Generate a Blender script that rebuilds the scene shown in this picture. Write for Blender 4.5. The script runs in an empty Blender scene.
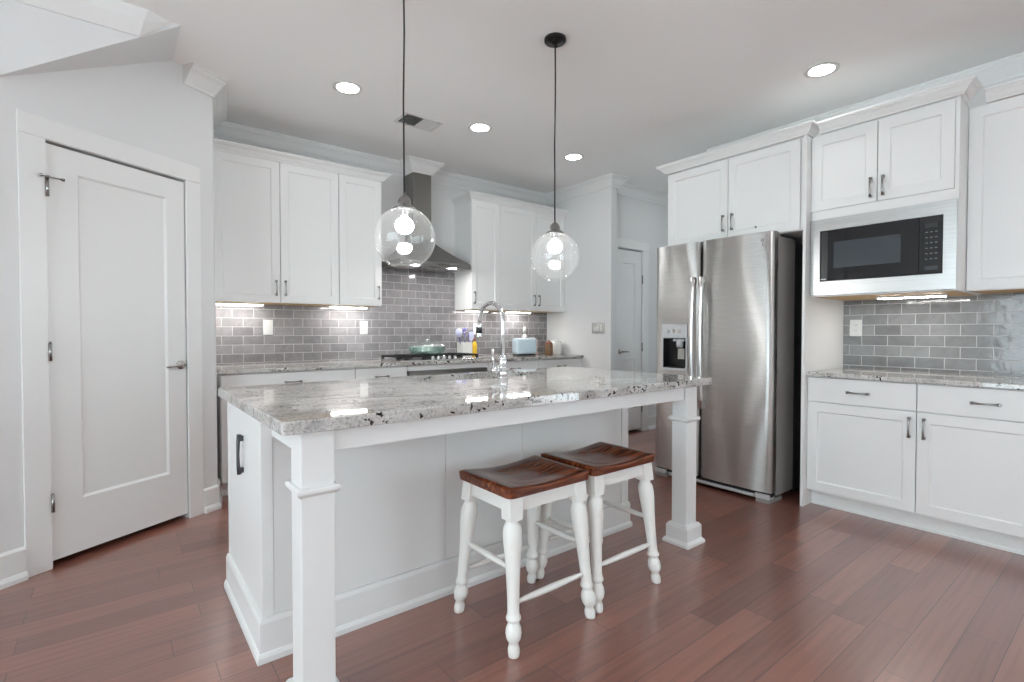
import bpy, bmesh, math, random
from mathutils import Vector, Matrix
random.seed(7)
SC = bpy.context.scene
COL = SC.collection
R = math.radians

# ------------------------------------------------------------------ camera
CAM_H = 1.19
cam = bpy.data.cameras.new('camera'); cam_o = bpy.data.objects.new('camera', cam); COL.objects.link(cam_o)
cam.sensor_width = 36.0; cam.sensor_fit = 'HORIZONTAL'; cam.lens = 505.0 / 1024.0 * 36.0
cam.clip_start = 0.02; cam.clip_end = 60
cam_o.location = (0, 0, CAM_H)
cam_o.rotation_euler = (R(90 - 1.13), 0, R(51.85 - 90))
SC.camera = cam_o

# ------------------------------------------------------------------ world, exposure
SC.view_settings.view_transform = 'Standard'
SC.view_settings.look = 'None'
SC.view_settings.gamma = 1.0
SC.view_settings.use_curve_mapping = False
SC.view_settings.exposure = 0.45
W = bpy.data.worlds.new('daylight'); SC.world = W; W.use_nodes = True
bg = W.node_tree.nodes['Background']
bg.inputs['Color'].default_value = (0.80, 0.94, 1.0, 1)
bg.inputs['Strength'].default_value = 5.7
SC.cycles.use_denoising = True
SC.cycles.max_bounces = 10; SC.cycles.diffuse_bounces = 6; SC.cycles.glossy_bounces = 5
SC.cycles.transparent_max_bounces = 16
SC.cycles.sample_clamp_indirect = 4.0
SC.cycles.caustics_reflective = False; SC.cycles.caustics_refractive = False

CEIL = 2.85
CAN_POWER = 34.0
BULB = 140.0
STRIP = 45.0

# ------------------------------------------------------------------ materials
def new_mat(name):
    m = bpy.data.materials.new(name); m.use_nodes = True
    return m, m.node_tree, m.node_tree.nodes['Principled BSDF']
def lin(c):
    return tuple((v / 255 / 12.92) if v / 255 <= .04045 else ((v / 255 + .055) / 1.055) ** 2.4 for v in c) + (1,)
def plain(name, rgb, rough=.5, metal=0.0, bump=0.0, bscale=60, var=0.0, coat=0.0, spec=None, aniso=0.0):
    m, t, b = new_mat(name)
    b.inputs['Base Color'].default_value = lin(rgb)
    b.inputs['Roughness'].default_value = rough; b.inputs['Metallic'].default_value = metal
    if coat: b.inputs['Coat Weight'].default_value = coat; b.inputs['Coat Roughness'].default_value = .08
    if spec is not None: b.inputs['Specular IOR Level'].default_value = spec
    tc = t.nodes.new('ShaderNodeTexCoord')
    n = t.nodes.new('ShaderNodeTexNoise'); n.inputs['Scale'].default_value = bscale; n.inputs['Detail'].default_value = 3
    t.links.new(tc.outputs['Object'], n.inputs['Vector'])
    if bump:
        bp = t.nodes.new('ShaderNodeBump'); bp.inputs['Strength'].default_value = bump; bp.inputs['Distance'].default_value = .002
        t.links.new(n.outputs['Fac'], bp.inputs['Height']); t.links.new(bp.outputs['Normal'], b.inputs['Normal'])
    if var:
        mx = t.nodes.new('ShaderNodeMix'); mx.data_type = 'RGBA'
        c = lin(rgb); mx.inputs[6].default_value = tuple(v * (1 - var) for v in c[:3]) + (1,)
        mx.inputs[7].default_value = tuple(min(1, v * (1 + var)) for v in c[:3]) + (1,)
        t.links.new(n.outputs['Fac'], mx.inputs[0]); t.links.new(mx.outputs[2], b.inputs['Base Color'])
    return m
def emit(name, rgb, s):
    m, t, b = new_mat(name)
    b.inputs['Base Color'].default_value = (.9, .9, .9, 1)
    b.inputs['Emission Color'].default_value = rgb + (1,); b.inputs['Emission Strength'].default_value = s
    return m

def node(t, kind, **kw):
    n = t.nodes.new(kind)
    for k, v in kw.items():
        if k in n.inputs: n.inputs[k].default_value = v
        else: setattr(n, k, v)
    return n
def ramp(t, stops, fac=None):
    r = t.nodes.new('ShaderNodeValToRGB')
    e = r.color_ramp.elements
    while len(e) < len(stops): e.new(.5)
    for el, (p, c) in zip(e, stops): el.position = p; el.color = c
    if fac is not None: t.links.new(fac, r.inputs['Fac'])
    return r
def mix(t, fac, a, b, mode='MIX'):
    m = t.nodes.new('ShaderNodeMix'); m.data_type = 'RGBA'; m.blend_type = mode
    for sock, v in ((0, fac), (6, a), (7, b)):
        if hasattr(v, 'is_output'): t.links.new(v, m.inputs[sock])
        else: m.inputs[sock].default_value = v
    return m.outputs[2]

def wood_floor():
    m, t, b = new_mat('hardwood_planks')
    tc = node(t, 'ShaderNodeTexCoord')
    mp = node(t, 'ShaderNodeMapping'); mp.inputs['Location'].default_value = (.31, -.447 + .125 * 40, 0)
    t.links.new(tc.outputs['Object'], mp.inputs['Vector'])
    br = node(t, 'ShaderNodeTexBrick', offset=.37, offset_frequency=2, squash=.8, squash_frequency=3)
    br.inputs['Scale'].default_value = 1; br.inputs['Brick Width'].default_value = .92; br.inputs['Row Height'].default_value = .125
    br.inputs['Mortar Size'].default_value = .0013; br.inputs['Mortar Smooth'].default_value = .3
    br.inputs['Color1'].default_value = (0, 0, 0, 1); br.inputs['Color2'].default_value = (1, 1, 1, 1); br.inputs['Mortar'].default_value = (.5, .5, .5, 1)
    t.links.new(mp.outputs[0], br.inputs['Vector'])
    plank = ramp(t, [(0, lin((117, 70, 57))), (.5, lin((132, 81, 66))), (1, lin((149, 94, 77)))], br.outputs['Color'])
    gm = node(t, 'ShaderNodeMapping'); gm.inputs['Scale'].default_value = (1.6, 34, 1)
    t.links.new(tc.outputs['Object'], gm.inputs['Vector'])
    add = node(t, 'ShaderNodeVectorMath', operation='ADD')
    t.links.new(gm.outputs[0], add.inputs[0]); t.links.new(br.outputs['Color'], add.inputs[1])
    g = node(t, 'ShaderNodeTexNoise'); g.inputs['Scale'].default_value = 1.6; g.inputs['Detail'].default_value = 4; g.inputs['Roughness'].default_value = .4; g.inputs['Distortion'].default_value = .25
    t.links.new(add.outputs[0], g.inputs['Vector'])
    gr = ramp(t, [(.30, (.70, .68, .68, 1)), (.5, (1, 1, 1, 1)), (.72, (1.22, 1.2, 1.18, 1))], g.outputs['Fac'])
    big = node(t, 'ShaderNodeTexNoise'); big.inputs['Scale'].default_value = 1.1; big.inputs['Detail'].default_value = 2
    t.links.new(tc.outputs['Object'], big.inputs['Vector'])
    c = mix(t, .6, plank.outputs['Color'], gr.outputs['Color'], 'MULTIPLY')
    c = mix(t, br.outputs['Fac'], c, lin((66, 36, 31)))
    t.links.new(c, b.inputs['Base Color'])
    b.inputs['Roughness'].default_value = .36
    bp = node(t, 'ShaderNodeBump'); bp.inputs['Strength'].default_value = .22; bp.inputs['Distance'].default_value = .002
    inv = node(t, 'ShaderNodeMath', operation='MULTIPLY_ADD'); inv.inputs[1].default_value = -1.2
    t.links.new(br.outputs['Fac'], inv.inputs[0])
    gs = node(t, 'ShaderNodeMath', operation='MULTIPLY'); gs.inputs[1].default_value = .5
    t.links.new(g.outputs['Fac'], gs.inputs[0]); t.links.new(gs.outputs[0], inv.inputs[2])
    t.links.new(inv.outputs[0], bp.inputs['Height']); t.links.new(bp.outputs['Normal'], b.inputs['Normal'])
    b.inputs['Specular IOR Level'].default_value = .9
    b.inputs['Coat Weight'].default_value = .9; b.inputs['Coat Roughness'].default_value = .27; b.inputs['Coat IOR'].default_value = 1.65
    return m

def tile_mat(name, c1, c2, c3, grout, wave, rough):
    m, t, b = new_mat(name)
    tc = node(t, 'ShaderNodeTexCoord'); sp = node(t, 'ShaderNodeSeparateXYZ'); cb = node(t, 'ShaderNodeCombineXYZ')
    t.links.new(tc.outputs['Object'], sp.inputs[0]); t.links.new(sp.outputs['X'], cb.inputs['X']); t.links.new(sp.outputs['Z'], cb.inputs['Y'])
    br = node(t, 'ShaderNodeTexBrick', offset=.5, offset_frequency=2, squash=1, squash_frequency=2)
    br.inputs['Scale'].default_value = 1; br.inputs['Brick Width'].default_value = .158; br.inputs['Row Height'].default_value = .0745
    br.inputs['Mortar Size'].default_value = .0022; br.inputs['Mortar Smooth'].default_value = .1
    br.inputs['Color1'].default_value = (0, 0, 0, 1); br.inputs['Color2'].default_value = (1, 1, 1, 1); br.inputs['Mortar'].default_value = (.5, .5, .5, 1)
    t.links.new(cb.outputs[0], br.inputs['Vector'])
    col = ramp(t, [(0, lin(c1)), (.5, lin(c2)), (1, lin(c3))], br.outputs['Color'])
    n = node(t, 'ShaderNodeTexNoise'); n.inputs['Scale'].default_value = 16; n.inputs['Detail'].default_value = 3; n.inputs['Distortion'].default_value = .8
    va = node(t, 'ShaderNodeVectorMath', operation='ADD'); t.links.new(cb.outputs[0], va.inputs[0]); t.links.new(br.outputs['Color'], va.inputs[1])
    t.links.new(va.outputs[0], n.inputs['Vector'])
    sh = ramp(t, [(.3, (.86, .86, .86, 1)), (.7, (1.1, 1.1, 1.1, 1))], n.outputs['Fac'])
    c = mix(t, 1.0, col.outputs['Color'], sh.outputs['Color'], 'MULTIPLY')
    c = mix(t, br.outputs['Fac'], c, lin(grout))
    t.links.new(c, b.inputs['Base Color'])
    rg = mix(t, br.outputs['Fac'], (rough,) * 3 + (1,), (.7, .7, .7, 1)); t.links.new(rg, b.inputs['Roughness'])
    ma = node(t, 'ShaderNodeMath', operation='MULTIPLY'); ma.inputs[1].default_value = wave; t.links.new(n.outputs['Fac'], ma.inputs[0])
    sb = node(t, 'ShaderNodeMath', operation='SUBTRACT'); t.links.new(ma.outputs[0], sb.inputs[0]); t.links.new(br.outputs['Fac'], sb.inputs[1])
    bp = node(t, 'ShaderNodeBump'); bp.inputs['Strength'].default_value = .5; bp.inputs['Distance'].default_value = .002
    t.links.new(sb.outputs[0], bp.inputs['Height']); t.links.new(bp.outputs['Normal'], b.inputs['Normal'])
    return m

def granite():
    m, t, b = new_mat('granite')
    tc = node(t, 'ShaderNodeTexCoord')
    mp = node(t, 'ShaderNodeMapping'); mp.inputs['Rotation'].default_value = (0, 0, R(18)); mp.inputs['Scale'].default_value = (1.1, 3.4, 2)
    t.links.new(tc.outputs['Object'], mp.inputs['Vector'])
    v = node(t, 'ShaderNodeTexNoise'); v.inputs['Scale'].default_value = 2.6; v.inputs['Detail'].default_value = 9; v.inputs['Roughness'].default_value = .62; v.inputs['Distortion'].default_value = 1.4
    t.links.new(mp.outputs[0], v.inputs['Vector'])
    base = ramp(t, [(.28, lin((138, 134, 130))), (.42, lin((180, 177, 173))), (.55, lin((204, 202, 199))), (.74, lin((158, 156, 155)))], v.outputs['Fac'])
    f = node(t, 'ShaderNodeTexNoise'); f.inputs['Scale'].default_value = 105; f.inputs['Detail'].default_value = 4; f.inputs['Roughness'].default_value = .6
    t.links.new(tc.outputs['Object'], f.inputs['Vector'])
    fr = ramp(t, [(.34, (.44, .44, .45, 1)), (.46, (.90, .90, .90, 1)), (.60, (1.06, 1.06, 1.05, 1))], f.outputs['Fac'])
    c = mix(t, .85, base.outputs['Color'], fr.outputs['Color'], 'MULTIPLY')
    vo = node(t, 'ShaderNodeTexNoise'); vo.inputs['Scale'].default_value = 54; vo.inputs['Detail'].default_value = 3
    t.links.new(tc.outputs['Object'], vo.inputs['Vector'])
    bl = node(t, 'ShaderNodeTexNoise'); bl.inputs['Scale'].default_value = 7; bl.inputs['Detail'].default_value = 3
    t.links.new(tc.outputs['Object'], bl.inputs['Vector'])
    sm = node(t, 'ShaderNodeMath', operation='MULTIPLY_ADD'); sm.inputs[1].default_value = .45
    t.links.new(bl.outputs['Fac'], sm.inputs[0]); t.links.new(vo.outputs['Fac'], sm.inputs[2])
    fk = ramp(t, [(.84, (0, 0, 0, 1)), (.865, (1, 1, 1, 1))], sm.outputs[0])
    c = mix(t, fk.outputs['Color'], c, lin((26, 26, 28)))
    t.links.new(c, b.inputs['Base Color'])
    b.inputs['Roughness'].default_value = .035
    b.inputs['IOR'].default_value = 1.6; b.inputs['Specular IOR Level'].default_value = .55
    return m

def steel(name, rgb, rough, axis, aniso=.0):
    """brushed steel: fine streaks along the given local axis"""
    m, t, b = new_mat(name)
    b.inputs['Metallic'].default_value = 1
    tc = node(t, 'ShaderNodeTexCoord'); mp = node(t, 'ShaderNodeMapping')
    s = [260, 260, 260]; s['xyz'.index(axis)] = 3
    mp.inputs['Scale'].default_value = s; t.links.new(tc.outputs['Object'], mp.inputs['Vector'])
    n = node(t, 'ShaderNodeTexNoise'); n.inputs['Scale'].default_value = 1; n.inputs['Detail'].default_value = 2
    t.links.new(mp.outputs[0], n.inputs['Vector'])
    c = lin(rgb)
    cr = ramp(t, [(.3, tuple(v * .92 for v in c[:3]) + (1,)), (.7, tuple(min(1, v * 1.06) for v in c[:3]) + (1,))], n.outputs['Fac'])
    t.links.new(cr.outputs['Color'], b.inputs['Base Color'])
    b.inputs['Roughness'].default_value = rough
    if aniso:
        b.inputs['Anisotropic'].default_value = aniso; b.inputs['Anisotropic Rotation'].default_value = .25
        tg = node(t, 'ShaderNodeTangent'); tg.direction_type = 'RADIAL'; tg.axis = 'Z'
        t.links.new(tg.outputs[0], b.inputs['Tangent'])
    return m

def thin_glass(name, tint=(1, 1, 1), base=.035, edge=.65, bubbles=False):
    """thin-walled clear glass: straight-through transparency plus a Fresnel-like gloss"""
    m = bpy.data.materials.new(name); m.use_nodes = True; t = m.node_tree; t.nodes.clear()
    out = node(t, 'ShaderNodeOutputMaterial'); mx = node(t, 'ShaderNodeMixShader')
    tr = node(t, 'ShaderNodeBsdfTransparent'); tr.inputs['Color'].default_value = tint + (1,)
    gl = node(t, 'ShaderNodeBsdfGlossy'); gl.inputs['Roughness'].default_value = .02; gl.inputs['Color'].default_value = (1, 1, 1, 1)
    lw = node(t, 'ShaderNodeLayerWeight'); lw.inputs['Blend'].default_value = .5
    pw = node(t, 'ShaderNodeMath', operation='POWER'); pw.inputs[1].default_value = 3.2
    t.links.new(lw.outputs['Facing'], pw.inputs[0])
    ma = node(t, 'ShaderNodeMath', operation='MULTIPLY_ADD'); ma.inputs[1].default_value = edge; ma.inputs[2].default_value = base
    t.links.new(pw.outputs[0], ma.inputs[0])
    fac = ma.outputs[0]
    if bubbles:
        tc = node(t, 'ShaderNodeTexCoord')
        vo = node(t, 'ShaderNodeTexVoronoi'); vo.inputs['Scale'].default_value = 30
        t.links.new(tc.outputs['Object'], vo.inputs['Vector'])
        bp = node(t, 'ShaderNodeBump'); bp.inputs['Strength'].default_value = .5; bp.inputs['Distance'].default_value = .004
        r = ramp(t, [(.03, (1, 1, 1, 1)), (.12, (0, 0, 0, 1))], vo.outputs['Distance'])
        t.links.new(r.outputs['Color'], bp.inputs['Height']); t.links.new(bp.outputs['Normal'], gl.inputs['Normal'])
        ad = node(t, 'ShaderNodeMath', operation='MULTIPLY_ADD'); ad.inputs[1].default_value = .10
        t.links.new(r.outputs['Color'], ad.inputs[0]); t.links.new(fac, ad.inputs[2]); fac = ad.outputs[0]
    if bubbles:
        tl = node(t, 'ShaderNodeBsdfTranslucent'); tl.inputs['Color'].default_value = (1, 1, 1, 1)
        m2 = node(t, 'ShaderNodeMixShader'); m2.inputs[0].default_value = .014
        t.links.new(tr.outputs[0], m2.inputs[1]); t.links.new(tl.outputs[0], m2.inputs[2]); tr = m2
    t.links.new(fac, mx.inputs[0]); t.links.new(tr.outputs[0], mx.inputs[1]); t.links.new(gl.outputs[0], mx.inputs[2])
    t.links.new(mx.outputs[0], out.inputs[0])
    return m

def seat_wood():
    m, t, b = new_mat('stained_seat_wood')
    tc = node(t, 'ShaderNodeTexCoord'); mp = node(t, 'ShaderNodeMapping'); mp.inputs['Scale'].default_value = (3, 30, 18)
    t.links.new(tc.outputs['Object'], mp.inputs['Vector'])
    n = node(t, 'ShaderNodeTexNoise'); n.inputs['Scale'].default_value = 1.4; n.inputs['Detail'].default_value = 6; n.inputs['Distortion'].default_value = 1.0
    t.links.new(mp.outputs[0], n.inputs['Vector'])
    r = ramp(t, [(.25, lin((56, 26, 15))), (.45, lin((94, 46, 27))), (.6, lin((122, 65, 38))), (.78, lin((158, 100, 66)))], n.outputs['Fac'])
    br = node(t, 'ShaderNodeTexBrick'); br.inputs['Scale'].default_value = 1; br.inputs['Brick Width'].default_value = 5; br.inputs['Row Height'].default_value = .075
    br.inputs['Mortar Size'].default_value = .0; br.inputs['Color1'].default_value = (.75, .75, .75, 1); br.inputs['Color2'].default_value = (1.15, 1.1, 1.05, 1)
    t.links.new(tc.outputs['Object'], br.inputs['Vector'])
    c = mix(t, 1.0, r.outputs['Color'], br.outputs['Color'], 'MULTIPLY')
    t.links.new(c, b.inputs['Base Color'])
    b.inputs['Roughness'].default_value = .2; b.inputs['Specular IOR Level'].default_value = .4; b.inputs['Coat Weight'].default_value = 0.0; b.inputs['Coat Roughness'].default_value = .15
    return m

M = dict(
    wall=plain('wall_paint', (220, 220, 220), .6, bump=.04, bscale=220),
    ceiling=plain('ceiling_paint', (240, 240, 239), .8, bump=.05, bscale=200),
    trim=plain('trim_paint', (228, 228, 227), .38),
    cab=plain('cabinet_paint', (229, 229, 228), .36, var=.01, bscale=8),
    inner=plain('raw_maple', (196, 166, 120), .6, var=.12, bscale=20),
    dark=plain('dark_gap', (20, 20, 22), .6),
    black=plain('black_plastic', (14, 14, 16), .35),
    iron=plain('cast_iron', (22, 22, 23), .55, bump=.2, bscale=160),
    blackglass=plain('black_glass', (12, 14, 18), .05, spec=.6),
    ovenwin=plain('mesh_window_glass', (62, 68, 74), .12),
    nickel=plain('satin_nickel', (176, 174, 170), .2, metal=1),
    gunmetal=plain('gunmetal', (84, 84, 87), .3, metal=.8), buttongrey=plain('button_print', (104, 110, 116), .4), pull=plain('dark_nickel', (150, 149, 148), .2, metal=1),
    chrome=plain('chrome', (222, 223, 226), .06, metal=1),
    bronze=plain('oil_rubbed_bronze', (34, 31, 30), .35, metal=.6),
    cordm=plain('black_cord', (26, 26, 27), .6),
    steel=steel('brushed_steel', (222, 221, 219), .46, 'x', .96),
    handlesteel=steel('handle_steel', (222, 222, 221), .3, 'z'), steelx=steel('brushed_steel_trim', (205, 205, 204), .27, 'x'), mwtrim=steel('microwave_trim_steel', (180, 180, 179), .33, 'x'),
    hood=steel('hood_steel', (134, 132, 129), .32, 'x'),
    sideg=plain('grey_textured_side', (150, 147, 144), .5, bump=.15, bscale=300),
    lightg=plain('light_grey_plastic', (190, 191, 193), .35),
    white=plain('white_plastic', (212, 212, 210), .35),
    ceramic=plain('glazed_ceramic', (232, 231, 227), .15),
    floor=wood_floor(), granite=granite(),
    tile=tile_mat('grey_glass_subway_tile', (124, 121, 123), (134, 131, 133), (144, 141, 143), (188, 186, 186), .5, .10),
    tile2=tile_mat('grey_glass_subway_tile_wavy', (108, 109, 110), (122, 123, 124), (134, 135, 136), (182, 182, 182), .9, .08),
    glass=thin_glass('clear_glass', bubbles=True),
    lidglass=thin_glass('lid_glass', (.95, .98, .97), .22, .7),
    greenglass=thin_glass('green_glass', (.80, .92, .885), .12, .6),
    seat=seat_wood(),
    stoolp=plain('stool_paint', (232, 231, 227), .38, var=.03, bscale=30),
    can=emit('lamp_diffuser', (.98, 1, .99), CAN_POWER), bulb=emit('lamp_bulb', (.97, 1, .99), BULB), hoodlamp=emit('hood_lamp_lens', (1, .98, .95), 260), strip=emit('led_strip', (1, .98, .95), STRIP),
    blue=plain('pale_blue_enamel', (192, 209, 219), .25), purple=plain('purple_silicone', (96, 92, 158), .4),
    lilac=plain('clear_lilac_plastic', (196, 200, 226), .2), yellow=plain('yellow_plastic', (226, 184, 44), .35),
    brown=plain('brown_contents', (122, 92, 66), .5, var=.3, bscale=60), rust=plain('rust_red_lid', (140, 84, 66), .4),
    pink=plain('pale_pink_paper', (226, 196, 192), .7),
    linen=plain('white_rug', (222, 218, 212), .9, bump=.3, bscale=200),
)

# ------------------------------------------------------------------ mesh helpers
def box(bm, x0, x1, y0, y1, z0, z1, bev=0.0):
    vs = [bm.verts.new((x, y, z)) for x in (x0, x1) for y in (y0, y1) for z in (z0, z1)]
    fs = [bm.faces.new([vs[i] for i in f]) for f in ((0, 1, 3, 2), (4, 6, 7, 5), (0, 4, 5, 1), (2, 3, 7, 6), (0, 2, 6, 4), (1, 5, 7, 3))]
    if bev:
        es = list({e for f in fs for e in f.edges})
        bmesh.ops.bevel(bm, geom=es, offset=bev, segments=2, profile=.5, affect='EDGES')
def prism(bm, pts, axis, a, b):
    """polygon pts (2D) extruded along axis from a to b"""
    def P(u, v, w): return {'x': (w, u, v), 'y': (u, w, v), 'z': (u, v, w)}[axis]
    A = [bm.verts.new(P(u, v, a)) for u, v in pts]; B = [bm.verts.new(P(u, v, b)) for u, v in pts]
    n = len(pts); bm.faces.new(A); bm.faces.new(B[::-1])
    for i in range(n): bm.faces.new((A[i], A[(i + 1) % n], B[(i + 1) % n], B[i]))
def tube(bm, pts, rad, seg=10, cap=True):
    pts = [Vector(p) for p in pts]; n = len(pts)
    rad = rad if isinstance(rad, (list, tuple)) else [rad] * n
    tan = [(pts[min(i + 1, n - 1)] - pts[max(i - 1, 0)]).normalized() for i in range(n)]
    ref = Vector((0, 0, 1)) if abs(tan[0].z) < .9 else Vector((1, 0, 0))
    u = tan[0].cross(ref).normalized(); rings = []
    for p, t, r in zip(pts, tan, rad):
        u = (u - t * u.dot(t)).normalized(); v = t.cross(u)
        rings.append([bm.verts.new(p + (u * math.cos(a) + v * math.sin(a)) * r) for a in [2 * math.pi * k / seg for k in range(seg)]])
    for a, b in zip(rings, rings[1:]):
        for k in range(seg): f = bm.faces.new((a[k], a[(k + 1) % seg], b[(k + 1) % seg], b[k])); f.smooth = True
    if cap: bm.faces.new(rings[0][::-1]); bm.faces.new(rings[-1])
def lathe(bm, prof, seg=24, c=(0, 0, 0), tilt=None, smooth=True, caps=True):
    """profile [(r, z)], optional tilt (dx/dz, dy/dz) shear-free lean handled by moving ring centres"""
    rings = []
    for r, z in prof:
        ox, oy = (tilt[0] * z, tilt[1] * z) if tilt else (0, 0)
        rings.append([bm.verts.new((c[0] + ox + r * math.cos(2 * math.pi * k / seg), c[1] + oy + r * math.sin(2 * math.pi * k / seg), c[2] + z)) for k in range(seg)])
    for a, b in zip(rings, rings[1:]):
        for k in range(seg): f = bm.faces.new((a[k], a[(k + 1) % seg], b[(k + 1) % seg], b[k])); f.smooth = smooth
    if caps:
        bm.faces.new(rings[0][::-1]); bm.faces.new(rings[-1])
def sweep(bm, path, prof, side=1, ends=True):
    """moulding: prof [(offset into room, z)] closed polygon, swept along a 2D wall line with mitred corners.
    side=1: the room lies to the right of the walking direction."""
    P = [Vector(p) for p in path]; n = len(P)
    nor = []
    for a, b in zip(P, P[1:]):
        d = (b - a).normalized(); nor.append(Vector((d.y, -d.x)) * side)
    rings = []
    for i, p in enumerate(P):
        if i == 0: m = nor[0]
        elif i == n - 1: m = nor[-1]
        else:
            s = nor[i - 1] + nor[i]; m = s / max(.05, s.dot(nor[i]))
        rings.append([bm.verts.new((p.x + m.x * o, p.y + m.y * o, z)) for o, z in prof])
    k = len(prof)
    for a, b in zip(rings, rings[1:]):
        for j in range(k): bm.faces.new((a[j], a[(j + 1) % k], b[(j + 1) % k], b[j]))
    if ends: bm.faces.new(rings[0][::-1]); bm.faces.new(rings[-1])
def shaker(bm, x0, x1, z0, z1, y=0.0, t=.02, rail=.06, dep=.008, bev=.0):
    """recessed-panel front, face at local y (front towards -y), thickness t behind it"""
    def rect(a0, a1, b0, b1, yy): return [bm.verts.new(p) for p in ((a0, yy, b0), (a1, yy, b0), (a1, yy, b1), (a0, yy, b1))]
    o = rect(x0, x1, z0, z1, y); i = rect(x0 + rail, x1 - rail, z0 + rail, z1 - rail, y)
    r = rect(x0 + rail + .007, x1 - rail - .007, z0 + rail + .007, z1 - rail - .007, y + dep); k = rect(x0, x1, z0, z1, y + t)
    for a, b in ((o, i), (i, r)):
        for j in range(4): bm.faces.new((a[j], a[(j + 1) % 4], b[(j + 1) % 4], b[j]))
    bm.faces.new(r)
    for j in range(4): bm.faces.new((k[j], k[(j + 1) % 4], o[(j + 1) % 4], o[j]))
    bm.faces.new(k[::-1])

def obj(name, bm, mat, parent=None, loc=None, rz=0.0, smooth=None):
    me = bpy.data.meshes.new(name)
    bmesh.ops.recalc_face_normals(bm, faces=bm.faces[:])
    bm.to_mesh(me); bm.free()
    o = bpy.data.objects.new(name, me); COL.objects.link(o)
    me.materials.append(M[mat] if isinstance(mat, str) else mat)
    if parent: o.parent = parent
    if loc: o.location = loc
    if rz: o.rotation_euler = (0, 0, rz)
    if smooth:
        for p in me.polygons: p.use_smooth = True
    return o
def BM(): return bmesh.new()
def B1(name, mat, parent, *a, bev=0.0, **k):
    bm = BM(); box(bm, *a, bev=bev); return obj(name, bm, mat, parent, **k)
def tag(o, label, cat, group=None):
    o['label'] = label; o['category'] = cat
    if group: o['group'] = group
    return o
def thing(name, label, cat, loc=(0, 0, 0), rz=0.0, group=None):
    o = bpy.data.objects.new(name, None); COL.objects.link(o); o.empty_display_size = .1
    o.location = loc; o.rotation_euler = (0, 0, rz)
    return tag(o, label, cat, group)
def struct(name, bm, mat, **k):
    o = obj(name, bm, mat, **k); o['kind'] = 'structure'; return o
def sbox(name, mat, *a, **k):
    bm = BM(); box(bm, *a); return struct(name, bm, mat, **k)

RW = R(-90)          # right-wall units: local x runs towards the camera side (-y), local y into the wall (+x)

# ------------------------------------------------------------------ room shell
WX = 4.34            # fridge wall
WY = 4.67            # back wall
bm = BM(); box(bm, -4.0, 6.0, -4.0, 4.9, -.08, 0); struct('floor', bm, 'floor')
bm = BM(); box(bm, -4.0, 6.0, -4.0, 4.9, CEIL, CEIL + .1); struct('ceiling', bm, 'ceiling')
sbox('wall_pantry_back', 'wall', -2.72, .5595, WY, WY + .12, 0, CEIL); sbox('wall_pantry_side', 'wall', -2.82, -2.70, 1.95, WY + .12, 0, CEIL)
sbox('wall_back', 'wall', .56, 4.21, WY, WY + .12, 0, CEIL)
bm = BM(); box(bm, WX, WX + .12, -1.1, 2.56, 0, CEIL); box(bm, WX, WX + .12, -4.0, -3.5, 0, CEIL); box(bm, WX, WX + .12, -3.5, -1.1, 0, .1); box(bm, WX, WX + .12, -3.5, -1.1, 2.3, CEIL)
struct('wall_right', bm, 'wall')
bm = BM()
for y in (-3.5, -2.33, -1.16): box(bm, WX + .03, WX + .09, y, y + .06, .1, 2.3)
for z in (.1, 2.24): box(bm, WX + .03, WX + .09, -3.5, -1.1, z, z + .06)
struct('added_window_4', bm, 'trim')  # unseen window, added to throw daylight glare across the floor
# living room side: a wall with a broad unseen window opening, added for daylight from the left
bm = BM(); box(bm, -4.12, -4.0, -4.0, -2.2, 0, CEIL); box(bm, -4.12, -4.0, 1.84, 2.3, 0, CEIL); box(bm, -4.12, -4.0, -2.2, 1.84, 0, .08); box(bm, -4.12, -4.0, -2.2, 1.84, 2.65, CEIL)
struct('wall_living', bm, 'wall')
bm = BM()
for y in (-2.2, -.87, .46, 1.78): box(bm, -4.09, -4.03, y, y + .06, .08, 2.65)
for z in (.08, 2.59): box(bm, -4.09, -4.03, -2.2, 1.84, z, z + .06)
struct('added_window_1', bm, 'trim')
bm = BM(); box(bm, -4.12, -.0, -4.12, -4.0, 0, CEIL); box(bm, 1.2, 6.0, -4.12, -4.0, 0, CEIL); box(bm, 0, 1.2, -4.12, -4.0, 0, .5); box(bm, 0, 1.2, -4.12, -4.0, 2.25, CEIL)
struct('wall_rear', bm, 'wall')
bm = BM()
for x in (0, .57, 1.14): box(bm, x, x + .06, -4.09, -4.03, .5, 2.25)
for z in (.5, 2.19): box(bm, 0, 1.2, -4.09, -4.03, z, z + .06)
struct('added_window_2', bm, 'trim')  # window behind the camera, added to let daylight onto the fronts facing it
sbox('wall_stub', 'wall', 4.21, 4.30, 3.63, WY + .12, 0, CEIL)
HY = 3.77            # hallway end wall, pierced by its door
bm = BM()
box(bm, 4.30, 4.475, HY, HY + .1, 0, CEIL); box(bm, 4.475, 4.925, HY, HY + .1, 2.135, CEIL); box(bm, 4.925, 5.7, HY, HY + .1, 0, CEIL)
struct('wall_hall', bm, 'wall')
bm = BM(); box(bm, 5.7, 5.8, .9, 2.1, 0, CEIL); box(bm, 4.46, 5.7, .9, 1.0, 0, CEIL); box(bm, 4.31, 5.8, 4.4, 4.5, 0, CEIL); box(bm, 5.7, 5.8, 2.75, 4.4, 0, CEIL); box(bm, 5.7, 5.8, 2.1, 2.75, 0, 1.0); box(bm, 5.7, 5.8, 2.1, 2.75, 1.9, CEIL)
struct('wall_hall_side', bm, 'wall')
bm = BM()
for y in (2.1, 2.69): box(bm, 5.72, 5.78, y, y + .06, 1.0, 1.9)
for z in (1.0, 1.84): box(bm, 5.72, 5.78, 2.1, 2.75, z, z + .06)
struct('added_window_3', bm, 'trim')  # out-of-view window added to light the hallway end wall

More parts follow.
